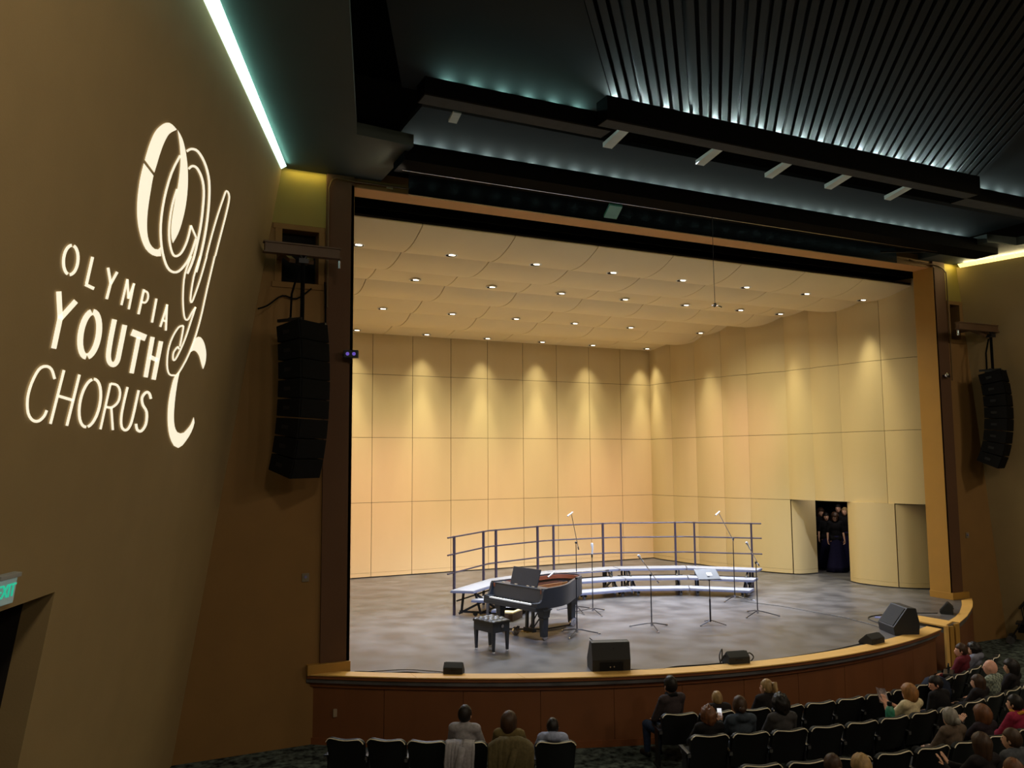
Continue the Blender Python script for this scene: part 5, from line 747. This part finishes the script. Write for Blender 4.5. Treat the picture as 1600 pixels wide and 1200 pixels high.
# ================================================================ AUDITORIUM SEATS
AC = Vector((7.77, 6.64))
def seat_proto():
    r = root('auditorium_seat', 'x', 'seat')
    # back: rounded panel, leaning back; top edge at 0.85
    def ringz(z, y, w, t, cr=.0): return [(-w, y-t, z), (w, y-t, z), (w, y+t, z), (-w, y+t, z)]
    N = 14; out = []
    for i in range(N+1):
        a = PI*i/N; x = -.278*math.cos(a); ex = abs(math.cos(a))
        z = .85-.055*max(0, (abs(x)-.205)/.073)**2.2-.008*math.cos(x*14)
        out.append((x, z))
    g = []
    for f in (0, .25, .5, .75, .93, 1.0):
        row = []
        for x, zt in out:
            z = .36+(zt-.36)*f; yy = -.10-.15*f-.03*math.cos(x/.27*PI/2)
            row.append((x*(.93+.07*f), yy, z))
        g.append(row)
    m = MB(); m.sheet(g, .05); m.build('back', SEATC, r, smooth=True, bevel=.008)
    e = MB(); e.tube([(x, -.262-.03*math.cos(x/.27*PI/2), z+.006) for x, z in out], .0068, 6); plab(e.build('top_edge', SEATGLINT, r, smooth=True), 'pale top edge with painted stage light')
    p = MB().box(-.235, .235, -.02, .05, 0, .42).build('back_cushion', SEATFAB, r, bevel=.03); p.location = (0, -.075, .38); p.rotation_euler = (math.radians(17), 0, 0)
    p = MB().box(-.24, .24, -.045, .045, 0, .44).build('seat_pan', SEATFAB, r, bevel=.03); p.location = (0, .02, .40); p.rotation_euler = (math.radians(-8), 0, 0)
    m = MB(); m.box(-.32, -.28, -.2, .16, .0, .05); m.box(-.315, -.285, -.12, .06, .05, .58); m.build('standard', BLKMET, r)
    m = MB(); m.box(-.33, -.27, -.22, .16, .58, .615); a = m.build('armrest', BLKMET, r, bevel=.01)
    MB().box(-.322, -.278, -.235, -.221, .56, .60).build('aisle_light', mat('grey_number_plate', (70, 70, 70), .3), a)
    return r
proto = seat_proto(); used = [False]
def seat(x, y, ang, label, group, pan_down=False):
    global proto
    if not used[0]: o = proto; used[0] = True
    else: o = copy_tree(proto)
    o.location = (x, y, FLOOR); o.rotation_euler = (0, 0, ang-PI/2)
    tag(o, label, 'seat', group)
    if pan_down:
        for c in o.children:
            if c.name.startswith('seat_pan'): c.rotation_euler = (math.radians(-84), 0, 0); c.location = (0, -.06, .43)
    return o
def row_pt(r, deg): a = math.radians(deg); return AC.x+r*math.cos(a), AC.y+r*math.sin(a), a+PI
SIT = {}
def seat_row(nm, r_of, degs, text, group, occ):
    for i, d in enumerate(degs):
        x, y, a = row_pt(r_of(i)-.0, d); fx = r_of(i)-.26
        x, y, a = row_pt(fx, d)
        seat(x, y, a, 'black tip-up seat, %s from the aisle in the %s' % (ORD[i], text), group, i in occ)
A_ = [-108.98+3.13*k for k in range(14)]; B_ = [-108.5+2.885*k for k in range(13)]; C_ = [-107.5+2.76*k for k in range(9)]; D_ = [-108.2+2.55*k for k in range(7)]
seat_row('A', lambda i: 11.11, A_, 'front row of the large block', 'front row seats of the large block', {0, 1, 3, 11, 12})
seat_row('B', lambda i: 12.13, B_, 'second row of the large block', 'second row seats of the large block', {0, 1, 2, 6, 7, 9, 10, 11})
seat_row('C', lambda i: 13.32, C_, 'third row of the large block', 'third row seats of the large block', {4, 5, 6, 7})
seat_row('D', lambda i: 14.40, D_, 'fourth row of the large block', 'fourth row seats of the large block', {1, 2, 4, 5})
L_ = [(-132.45, 12.62), (-129.84, 12.50), (-127.15, 12.45), (-124.6, 12.39), (-121.7, 12.33), (-118.9, 12.28)]
LL = ['leftmost black tip-up seat of the short front row', 'empty black tip-up seat, second from the left in the short front row', 'empty black tip-up seat between the second seat and the jacket seat, short front row',
      'black tip-up seat with a grey jacket hung over its back', 'black tip-up seat covered by an olive jacket', 'black tip-up seat at the aisle end of the short row, child in it']
for (d, r_), l in zip(L_, LL):
    x, y, a = row_pt(r_-.26, d); seat(x, y, a+math.radians(5), l, 'short front row seats', l[:5] == 'black')
x, y, a = row_pt(13.75, -131.6); seat(-1.32, -3.86, a, 'black tip-up seat at the bottom edge behind the short front row', 'short front row seats')

# ================================================================ PEOPLE
TMP = bpy.data.scenes.new('tmp')
from mathutils import noise as mnoise
def remesh(mb, vox, sm=4):
    me = bpy.data.meshes.new('t'); bmesh.ops.recalc_face_normals(mb.b, faces=mb.b.faces); mb.b.to_mesh(me); mb.b.free()
    o = bpy.data.objects.new('t', me); TMP.collection.objects.link(o)
    md = o.modifiers.new('r', 'REMESH'); md.mode = 'VOXEL'; md.voxel_size = vox
    s = o.modifiers.new('s', 'SMOOTH'); s.iterations = sm; s.factor = .5
    vl = TMP.view_layers[0]; vl.update()
    out = bpy.data.meshes.new_from_object(o.evaluated_get(vl.depsgraph)); bpy.data.objects.remove(o); bpy.data.meshes.remove(me)
    b = MB(); b.b.from_mesh(out); bpy.data.meshes.remove(out); return b
def hand(mb, wrist, d, palm_n, curl=.5, thumb_side=1, s=1.):
    """five separate curled fingers and a thumb on a palm; d = pointing direction, palm_n = palm normal"""
    wrist = Vector(wrist); d = Vector(d).normalized(); n = Vector(palm_n); n = (n-d*n.dot(d)).normalized(); t = d.cross(n)*thumb_side
    for k in range(4): mb.cap(wrist+t*(.012-.009*k)*s, wrist+d*.085*s+t*(.030-.02*k)*s, .015*s, .012*s, 6)
    for k, L in enumerate((.068, .078, .072, .056)):
        b = wrist+d*.085*s+t*(.030-.02*k)*s; p = b; a = curl*.5
        for q in (.45, .32, .23):
            e = p+(d*math.cos(a)+n*math.sin(a)).normalized()*L*q*s; mb.cap(p, e, .0088*s, .0078*s, 6); p = e; a += curl
    p = wrist+d*.025*s+t*.026*s; q = p+(d*.75+t*.75+n*.2).normalized()*.045*s; mb.cap(p, q, .012*s, .010*s, 6); mb.cap(q, q+(d*.95+t*.1+n*.35).normalized()*.034*s, .0098*s, .0085*s, 6)
SK = {'light': (205, 158, 130), 'pink': (214, 160, 138), 'tan': (150, 108, 82)}
def skin(k): return mat('skin_'+k, SK[k], .55, var=.06, scale=20)
def cloth(nm, rgb, **kw): return mat('cloth_'+nm, rgb, .9, var=.25, scale=25, bump=.15, spec=.15, **kw)
def hairm(nm, rgb): return mat('hair_'+nm, rgb, .5, var=.4, scale=30, stretch=(1, 1, .15), bump=.3, spec=.3)
def person(label, loc, rz, z0=FLOOR, seated=True, top=1.30, shirt=None, trousers=None, hair='short', hairmat=None, sk='light', yaw=0., pitch=0., arms='lap', lean=0., sleeves='long', lat=0., hood=False, skirt=None, collar=None):
    r = root('person', label, 'person', (loc[0], loc[1], z0), rz)
    if seated: hipz, t = .50, (top-.50)/.80
    else: hipz, t = .92*top/1.66, (top-.92*top/1.66)/.74*.925
    hz = lambda z: hipz+z*t
    hip = Vector((0, -.02 if seated else 0, hipz)); ch = Vector((lat*.6, -.07+lean*.6 if seated else 0, hz(.36))); nk = Vector((lat, -.10+lean if seated else .0, hz(.535)))
    head = Vector((lat, -.07+lean*1.12 if seated else .02, hz(.660))); hs = t if t < 1.05 else 1.05; hs = .5+.5*hs; hh = hs*1.13
    R = Matrix.Rotation(yaw, 3, 'Z') @ Matrix.Rotation(pitch, 3, 'X')
    sh = [nk+Vector((s*.165*hs, -.01, -.05*t)) for s in (-1, 1)]
    if arms == 'lap': el = [Vector((s*.235+lat*.5, .03, hz(.19))) for s in (-1, 1)]; wr_ = [Vector((s*.08, .27, hz(.10))) for s in (-1, 1)]; hd = [Vector((-s*.6, .8, -.1)) for s in (-1, 1)]
    elif arms == 'read': el = [Vector((s*.24+lat, .10, hz(.20))) for s in (-1, 1)]; wr_ = [Vector((-.22+lat, .20, hz(.42))), Vector((-.02+lat, .26, hz(.38)))]; hd = [Vector((.1, .2, 1)), Vector((-.6, .3, .5))]
    elif arms == 'phone': el = [Vector((s*.235+lat, .05, hz(.20))) for s in (-1, 1)]; wr_ = [Vector((-.16+lat, .26, hz(.34))), Vector((.05, .28, hz(.12)))]; hd = [Vector((.1, .2, 1)), Vector((-.5, .8, 0))]
    elif arms == 'chin': el = [Vector((s*.22+lat, .12, hz(.18))) for s in (-1, 1)]; wr_ = [Vector((-.17+lat, .16, hz(.49))), Vector((.08, .28, hz(.12)))]; hd = [Vector((.5, -.2, .8)), Vector((-.5, .8, 0))]
    elif arms == 'clap': el = [Vector((s*.25+lat, .10, hz(.20))) for s in (-1, 1)]; wr_ = [Vector((-.30+lat, .24, hz(.34))), Vector((-.17+lat, .28, hz(.32)))]; hd = [Vector((-.5, .1, .9)), Vector((-.4, .3, .9))]
    else: el = [Vector((s*.235, -.02, hz(.22))) for s in (-1, 1)]; wr_ = [Vector((s*.255, .06, hz(-.02))) for s in (-1, 1)]; hd = [Vector((0, .1, -1)) for s in (-1, 1)]
    if seated:
        kn = [Vector((s*.11, .43, .50)) for s in (-1, 1)]; an = [Vector((s*.11, .42, .09)) for s in (-1, 1)]; hp = [Vector((s*.09, .0, hipz)) for s in (-1, 1)]
    else:
        hp = [Vector((s*.085, 0, hipz)) for s in (-1, 1)]; kn = [Vector((s*.09, .02, hipz*.52)) for s in (-1, 1)]; an = [Vector((s*.09, 0, .09)) for s in (-1, 1)]
    def limbs(mb, g, torso, arm, legs, fore=True):
        if torso:
            mb.cap(hip+Vector((-.07, 0, .02)), hip+Vector((.07, 0, .02)), .115+g, .115+g, 12)
            mb.ell((hip+ch)/2, (.135+g, .105+g, .22*t+g), 14, 10); mb.ell(ch, (.165*hs+g, .115+g, .17*t+g), 14, 10)
            mb.cap(sh[0], sh[1], .062+g, .062+g, 10); mb.cap(ch, nk, .09+g, .055+g, 10)
        if arm:
            for s, e, w in zip(sh, el, wr_):
                mb.cap(s, e, .054+g, .042+g, 9)
                if fore: mb.cap(e, w, .041+g, .028+g, 9)
        if legs:
            for h, k, a in zip(hp, kn, an): mb.cap(h, k, .092+g, .062+g, 10); mb.cap(k, a, .058+g, .038+g, 10)
    mb = MB(); limbs(mb, 0, True, True, True)
    mb.cap(nk-Vector((0, 0, .03)), head-Vector((0, 0, .05)), .054, .05, 10)
    def H_(v): return head+R @ (Vector(v)*hh)
    mb.ell(head, (.075*hh, .094*hh, .112*hh), 16, 12, R); mb.ell(H_((0, .03, -.055)), (.055*hh, .06*hh, .06*hh), 12, 8, R)
    mb.cap(H_((0, .088, .012)), H_((0, .108, -.022)), .011, .015, 8); mb.cap(H_((-.02, .085, -.052)), H_((.02, .085, -.052)), .012, .012, 8)
    for s in (-1, 1): mb.ell(H_((s*.078, -.005, -.005)), (.014, .026, .034), 8, 6, R)
    for a in an: mb.cap(a+Vector((0, -.02, -.04)), a+Vector((0, .14, -.055)), .042, .034, 8)
    b = remesh(mb, .015, 3)
    for i, (w, d) in enumerate(zip(wr_, hd)): hand(b, w, d, Vector((0, .3, -1)) if arms != 'down' else Vector((1-2*i, .3, 0)), .45 if arms != 'clap' else .12, 1 if i == 0 else -1)
    b.build('body', skin(sk), r, smooth=2)
    m = MB()
    for s in (-1, 1): m.ell(H_((s*.03, .082, .012)), (.012, .008, .008), 8, 6, R)
    m.build('eyes', mat('dark_eyes', (30, 22, 18), .2), r); MB().ell(H_((0, .096, -.052)), (.026, .006, .007), 10, 6, R).build('mouth', mat('lips', (150, 80, 75), .5), r)
    if shirt:
        m = MB(); limbs(m, .018, True, True, False, sleeves == 'long')
        if hood: m.ell(nk+Vector((0, -.075, .0)), (.12, .07, .075), 12, 8)
        if collar: pass
        remesh(m, .019, 3).build('shirt', shirt, r, smooth=2)
    if collar: MB().tube([nk+Vector((.085*math.cos(q), .075*math.sin(q), .012+.012*math.sin(q*3))) for q in [2*PI*k/14 for k in range(15)]], .026, 8).build('collar', collar, r, smooth=True)
    if trousers:
        m = MB(); m.cap(hip+Vector((-.07, 0, .0)), hip+Vector((.07, 0, .0)), .128, .128, 12); limbs(m, .016, False, False, True); remesh(m, .021, 2).build('trousers', trousers, r, smooth=2)
    if skirt:
        n = 28; rings = []
        for f in (0, .1, .3, .6, .85, 1):
            z = hz(.10)*(1-f)+.015*f; rr = .14+.02*f+.15*f**1.3
            rings.append([((rr*(1+.07*f*math.sin(7*a_)))*math.cos(a_)*1.06, (rr*(1+.07*f*math.sin(7*a_+.5)))*math.sin(a_)*.85, z) for a_ in [2*PI*k/n for k in range(n)]])
        MB().loft(rings).build('skirt', skirt, r, smooth=2)
    elif not trousers: pass
    sm = mat('dark_shoe_leather', (20, 18, 18), .4); m = MB()
    if not skirt:
        for a in an: m.cap(a+Vector((0, -.02, -.042)), a+Vector((0, .15, -.052)), .05, .042, 8)
        m.build('shoes', sm, r, smooth=True)
    if hair:
        nu, nv = 30, 20; m = MB(); rings = []
        big = {'curly': 1.34, 'bob': 1.36, 'long': 1.2, 'shoulder': 1.34, 'bun': 1.12, 'perm': 1.14}.get(hair, 1.05)
        amp = {'curly': .020, 'perm': .013}.get(hair, .005)
        ext = {'bob': 1.28, 'long': 2.5, 'curly': 1.15, 'shoulder': 1.75}.get(hair, .80)
        for i in range(1, nv):
            th = PI*i/nv; ring = []
            for k in range(nu):
                ph = 2*PI*k/nu; x = .082*big*math.sin(th)*math.cos(ph); y = -.012+.100*big*math.sin(th)*math.sin(ph); z = .012+.122*(.5+.5*big)*math.cos(th)
                lowlim = .035 if y > .045 else (-.01 if y > .02 else -9)
                if z < 0 and y <= .03:
                    z *= ext
                    if ext > 1.2: x *= 1+.15*min(1, -z*4); y = y if y > -.06 else y*(1-.2*min(1, -z*3)); q = max(math.sin(th), .62)/max(math.sin(th), .05); x *= min(q, 3); y *= min(q, 1.6)
                nn = mnoise.noise(Vector((x*38, y*38, z*(38 if amp > .01 else 10)))+Vector((loc[0]*5, loc[1]*7, 0)))*amp
                f = 1+nn/.09
                if z < lowlim: x *= .72/big*1.04; y *= .72/big*1.04; z = z*.8
                ring.append(H_((x*f, y*f, z*f if z > 0 else z)))
            rings.append(ring)
        m.loft(rings)
        if hair == 'bun': m.ell(H_((0, -.125, -.01)), (.05, .045, .05), 12, 8)
        if hair == 'pony': m.tube([H_((0, -.08, .08)), H_((-.02, -.15, .09)), H_((-.04, -.17, 0)), H_((-.05, -.15, -.12))], [.02, .038, .036, .012], 8)
        m.build('hair', hairm(*hairmat) if hairmat else hairm('brown', (58, 40, 28)), r, smooth=2)
    return r
def sit(row, deg, label, face=0., **kw):
    rr = {'A': 11.11, 'B': 12.13, 'C': 13.32, 'D': 14.40, 'E': 15.45, 'L': 12.38}[row]
    if row != 'L': deg += .62+.014*(deg+109)
    x, y, a = row_pt(rr-.37, deg); kw['top'] = kw.get('top', 1.3)-.05; return person(label, (x, y), a-PI/2+face, **kw)
DK = ('dark', (26, 20, 17)); BR_ = ('brown', (62, 42, 28)); AUB = ('auburn', (104, 64, 38)); BLD = ('blond', (158, 128, 84)); GRY = ('grey', (140, 134, 124)); GING = ('ginger_blond', (150, 104, 58))
def checked(nm, c1, c2, sc):
    m = cloth(nm, c1); nt = m.node_tree; bs = nt.nodes['Principled BSDF']; tc = nt.nodes.new('ShaderNodeTexCoord'); ck = nt.nodes.new('ShaderNodeTexChecker')
    ck.inputs['Color1'].default_value = (*lin(c1), 1); ck.inputs['Color2'].default_value = (*lin(c2), 1); ck.inputs['Scale'].default_value = sc
    nt.links.new(tc.outputs['Object'], ck.inputs['Vector']); nt.links.new(ck.outputs['Color'], bs.inputs['Base Color']); return m
JEANS = cloth('jeans', (44, 56, 84)); DARKT = cloth('dark_trousers', (28, 28, 32))
sit('L', -124.9, 'man with short dark hair in a pale grey t-shirt, sitting by the grey jacket', top=1.31, shirt=cloth('grey_tee', (150, 146, 150)), trousers=JEANS, hair='short', hairmat=DK, sleeves='short', yaw=-.2)
sit('L', -121.9, 'woman with shoulder-length brown hair sitting in front of the olive jacket', top=1.22, shirt=cloth('olive', (104, 90, 56)), trousers=DARKT, hair='shoulder', hairmat=BR_, yaw=-.35)
sit('L', -119.0, 'dark-haired child in a pale blue-grey hoodie at the aisle end of the short row', top=1.15, shirt=cloth('pale_blue_hoodie', (150, 158, 186)), trousers=DARKT, hair='short', hairmat=DK, hood=True)
sit('A', -110.0, 'black-haired man in dark jacket and jeans, front row aisle seat', face=.35, top=1.40, shirt=cloth('dark_jacket', (58, 50, 52)), trousers=JEANS, hair='short', hairmat=DK, collar=cloth('black_collar', (20, 20, 22)))
sit('A', -105.9, 'small fair-haired child low in the front row beside the man in jeans', top=1.11, shirt=cloth('dark_top', (34, 30, 32)), trousers=DARKT, hair='short', hairmat=BLD)
sit('A', -101.2, 'blond person with pulled-back hair in dark clothes, front row', top=1.23, shirt=cloth('dark_top', (34, 30, 32)), trousers=DARKT, hair='pony', hairmat=BLD, yaw=.6, lean=.05)
sit('A', -74.9, 'man in a maroon shirt at the far end of the front row, head turned aside', top=1.27, shirt=cloth('maroon', (96, 34, 44)), trousers=DARKT, hair='short', hairmat=BR_, sk='pink', yaw=.5)
sit('A', -71.2, 'dark curly-haired person in a grey hoodie at the far end of the front row', top=1.16, shirt=cloth('grey_hoodie', (122, 124, 140)), trousers=DARKT, hair='curly', hairmat=DK, hood=True)
sit('B', -108.7, 'woman with wavy auburn hair and black coat in the second row aisle seat', top=1.19, shirt=cloth('black_coat', (26, 25, 27)), trousers=DARKT, hair='curly', hairmat=AUB)
ph = sit('B', -106.4, 'short-haired woman in a slate hooded jacket holding a lit phone, second row', top=1.33, shirt=cloth('slate_hoodie', (58, 66, 76)), trousers=JEANS, hair='bun', hairmat=BR_, arms='phone', hood=True, yaw=-.15)
sit('B', -103.3, 'person with dark curly hair in a charcoal top, second row, third from the aisle', top=1.31, shirt=cloth('charcoal', (62, 60, 60)), trousers=DARKT, hair='curly', hairmat=DK)
rd = sit('B', -91.9, 'woman with ginger-blond bob and cream top holding up a programme, second row', top=1.23, shirt=cloth('cream', (206, 190, 152)), trousers=DARKT, hair='bob', hairmat=GING, arms='read', sk='pink', sleeves='short', yaw=.1)
sit('B', -88.0, 'dark-haired person hunched in a black jacket beside the reading woman', top=1.24, shirt=cloth('black_coat', (26, 25, 27)), trousers=DARKT, hair='short', hairmat=DK, yaw=.9, pitch=-.3, lean=.12, sk='pink')
sit('B', -83.4, 'woman with long brown hair in front of the bald man, second row', top=1.14, shirt=cloth('dark_top', (34, 30, 32)), trousers=DARKT, hair='long', hairmat=BR_, yaw=.3)
sit('B', -81.2, 'bald older man in a green-grey checked shirt, second row', top=1.36, shirt=checked('check_shirt', (138, 146, 132), (92, 100, 92), 22), trousers=DARKT, hair=None, sk='pink', yaw=.3)
sit('B', -77.5, 'dark-haired woman beyond the bald man at the picture edge', top=1.22, shirt=cloth('dark_top', (34, 30, 32)), trousers=DARKT, hair='shoulder', hairmat=DK, yaw=.3)
sit('C', -94.5, 'grey-haired woman with a low bun and brown shawl, third row', top=1.26, shirt=cloth('brown_shawl', (92, 78, 66)), trousers=DARKT, hair='bun', hairmat=GRY, yaw=-.1)
sit('C', -91.7, 'auburn-haired person raising a hand to the chin, third row', top=1.21, shirt=cloth('dark_plum', (40, 32, 38)), trousers=DARKT, hair='bob', hairmat=AUB, arms='chin', yaw=-.1)
sit('C', -88.4, 'dark-haired child in a crimson hoodie with mustard collar, third row', top=1.27, shirt=cloth('crimson', (138, 38, 62)), trousers=JEANS, hair='short', hairmat=DK, collar=cloth('mustard', (176, 124, 40)), yaw=.2)
sit('D', -97.4, 'person with long brown hair clapping, at the picture bottom', top=1.32, shirt=cloth('dark_top', (34, 30, 32)), trousers=DARKT, hair='long', hairmat=BR_, arms='clap')
sit('D', -95.3, 'person with short brown hair and grey top beside the clapping person', top=1.32, shirt=cloth('grey_top', (72, 74, 78)), trousers=DARKT, hair='short', hairmat=BR_, yaw=.4)
sit('D', -106.0, 'person with thinning brown hair, only the head showing at the picture bottom', top=1.26, shirt=cloth('charcoal', (62, 60, 60)), trousers=DARKT, hair='bun', hairmat=BR_)
sit('D', -104.5, 'person with dark blond hair, only the crown showing at the picture bottom', top=1.22, shirt=cloth('dark_top', (34, 30, 32)), trousers=DARKT, hair='bob', hairmat=BLD)
sit('E', -100.0, 'reddish-brown head low at the picture bottom behind the grey-topped person', top=1.45, shirt=cloth('dark_top', (34, 30, 32)), trousers=DARKT, hair='short', hairmat=AUB)
# what the audience holds or has laid down
def rel(p, x, y, z): v = Vector((*rot2(p.rotation_euler[2], x, y), z)); return Vector(p.location)+v
o = MB().box(-.036, .036, -.004, .004, -.072, .072).build('phone', mat('phone_body', (30, 30, 34), .2), None, bevel=.003); o.location = rel(ph, -.15, .30, .95); o.rotation_euler = (-.5, 0, ph.rotation_euler[2]-.25); tag(o, 'lit phone held up by the woman in the slate hoodie', 'phone')
MB().box(-.032, .032, -.006, -.004, -.066, .066).build('screen', mat('phone_screen', (230, 235, 240), .1, emit=(225, 230, 240), estr=.8), o)
def sheetpaper(nm, label, loc, rot, w, h, m):
    n = 8; o = MB().sheet([[(-w/2+w*i/n, .03*math.sin(PI*i/n)*(1 if k else .6), -h/2+h*k/3) for i in range(n+1)] for k in range(4)], .002).build(nm, m, None, smooth=True); o.location = loc; o.rotation_euler = rot; return tag(o, label, 'programme')
sheetpaper('programme', 'printed programme held open by the woman in the cream top', rel(rd, -.13, .32, .95), (-.45, .25, rd.rotation_euler[2]+.1), .24, .24, mat('printed_programme', (150, 135, 135), .6, scale=14, rgb2=(70, 58, 62)))
bt = root('drink_bottle', 'green spotted drink bottle beside the reading woman', 'bottle', tuple(rel(rd, -.40, -.05, .617)), 0); bt.scale = (1.1, 1.1, 1.5)
MB().loft([[(q*math.cos(2*PI*k/14), q*math.sin(2*PI*k/14), z) for k in range(14)] for q, z in ((.05, 0), (.062, .02), (.062, .15), (.05, .18), (.03, .20))]).build('body', mat('green_spotted_plastic', (60, 140, 110), .4, scale=22, rgb2=(30, 92, 74)), bt, smooth=True)
MB().tube([(0, 0, .20), (0, 0, .24)], .03, 12).build('cap', BLACK, bt)
def drape(nm, label, deg, row, m, w, front, backl, cat='jacket', sleeve=False, lift=.0, off=0.):
    rr = {'A': 11.11, 'B': 12.13, 'L': 12.40}[row]; x, y, a = row_pt(rr-.26, deg)
    r = root(nm, label, cat, (x, y, FLOOR), a-PI/2+(math.radians(5) if row == 'L' else 0)); g = []
    n = 26
    path = [(-.09, .86-front), (-.12, .80), (-.18, .862+lift), (-.26, .876+lift), (-.335, .85+lift), (-.365, .75), (-.375, .62), (-.37, .86-backl)]
    for j, (yy, zz) in enumerate(path):
        g.append([(off-w/2+w*i/n+.01*math.sin(j*1.7+i), yy-.020*abs(math.sin(i*.9+j*.3))*(1 if j > 3 else .4)-.012*math.sin(i*2.1+j), zz-.02*math.sin(i*.55+1)*(1 if j in (0, 7) else .25)-(lift*1.6)*abs(2*i/n-1)**3) for i in range(n+1)])
    MB().sheet(g, .012).build('cloth', m, r, smooth=2)
    if sleeve:
        s = MB().tube([(off+w*.1, -.36, .83), (off+w*.02, -.40, .66), (off-w*.08, -.40, .52), (off-w*.05, -.39, .40)], [.05, .055, .05, .045], 10).build('sleeve', m, r, smooth=2)
    return r
drape('jacket', 'pale grey jacket hanging over a seat back behind the man in grey', -124.75, 'L', cloth('pale_grey_jacket', (150, 146, 150)), .40, .2, .60, sleeve=True, off=-.05)
drape('jacket', 'olive green jacket spread over a seat back behind the brown-haired woman', -121.75, 'L', cloth('olive_jacket', (88, 78, 52)), .62, .2, .75, sleeve=True, lift=.07)
drape('coat', 'dark blue coat heaped on a seat back of the front row', -82.6, 'A', cloth('navy_coat', (34, 40, 56)), .55, .15, .10, cat='coat', lift=.06)
hb = root('handbag', 'black handbag with shiny buckles on the front row beside the man in maroon', 'bag', (*row_pt(10.85, -77.4)[:2], -.42), .6)
MB().box(-.22, .22, -.09, .09, -.10, .10).build('body', mat('black_bag_leather', (22, 22, 24), .35), hb, bevel=.03)
for s in (-.12, .0, .12): MB().box(s-.02, s+.02, -.10, -.088, -.02, .02).build('buckle', CHROME, hb)
MB().tube([(-.15, 0, .09), (-.1, 0, .22), (.1, 0, .22), (.15, 0, .09)], .012, 8).build('strap', BLACK, hb)
# choir waiting inside the open shell door
BLKC = cloth('choir_black', (20, 19, 22)); NAVY = cloth('navy_skirt', (26, 24, 56))
def choir(label, x, y, top, face, hr, hm, **kw): return person(label, (x, y), face, z0=0, seated=False, top=top, shirt=BLKC, hair=hr, hairmat=hm, skirt=NAVY, arms='down', sleeves='short', sk='light', **kw)
for a in (dict(label='brown-haired woman looking down, black top and navy skirt, foremost in the shell doorway', x=17.100, y=5.091, top=1.870, face=-3.759, hr='shoulder', hm=BR_, pitch=-0.35),
    dict(label='woman with long dark hair in black, standing just behind the foremost singer', x=17.550, y=5.893, top=1.814, face=-3.749, hr='long', hm=DK),
    dict(label='woman in black partly hidden by the open shell door', x=17.950, y=6.493, top=1.922, face=-3.744, hr='bob', hm=BR_, yaw=0.3),
    dict(label='tall person with swept-back hair in black standing behind the foremost singer', x=17.900, y=5.689, top=2.108, face=-3.763, hr='short', hm=DK, yaw=-0.4),
    dict(label='fair-haired person in black at the far side of the shell doorway', x=17.750, y=5.289, top=2.025, face=-3.769, hr='short', hm=BLD, yaw=-0.6)): choir(**a)
light('AREA', 'backstage_fill_lamp', (16.7, 4.3, 3.4), 24, (1, .9, .8), (17.3, 5.3, .6), shape='DISK', size=.3)  # unseen fill added to brighten the singers in the doorway
o = struct(MB().box(18.7, 18.8, 5.0, 5.3, 0, 3).build('wall_backstage_post', mat('pale_backstage_paint', (190, 195, 195), .6)))
# wheeled walker parked by the right wall
wk_ = root('wheeled_walker', 'black wheeled walker with padded loop back parked by the right wall', 'walker', (17.3, -.72, FLOOR), .5)
MB().tube([(-.22, .0, .95), (-.24, -.1, 1.08), (-.12, -.16, 1.13), (.12, -.16, 1.13), (.24, -.1, 1.08), (.22, 0, .95), (.1, .05, .9), (-.1, .05, .9), (-.22, 0, .95)], .03, 8).build('padded_loop', BLKMET, wk_, smooth=True)
for s in (-.23, .23):
    MB().tube([(s, .0, .97), (s, -.05, .55), (s, -.28, .12)], .016, 8).build('frame_tube', BLKMET, wk_); MB().tube([(s, -.02, .6), (s, .28, .12)], .016, 8).build('frame_tube', BLKMET, wk_)
    for y in (-.28, .28):
        MB().tube([(s-.015, y, .1), (s+.015, y, .1)], .1, 18).build('wheel', mat('grey_walker_wheel', (60, 60, 62), .5), wk_)
MB().box(-.22, .22, -.15, .15, .50, .54).build('seat', BLKMET, wk_, bevel=.01); MB().box(-.2, .2, -.12, .1, .30, .47).build('basket', CURT, wk_)
bpy.data.scenes.remove(TMP)
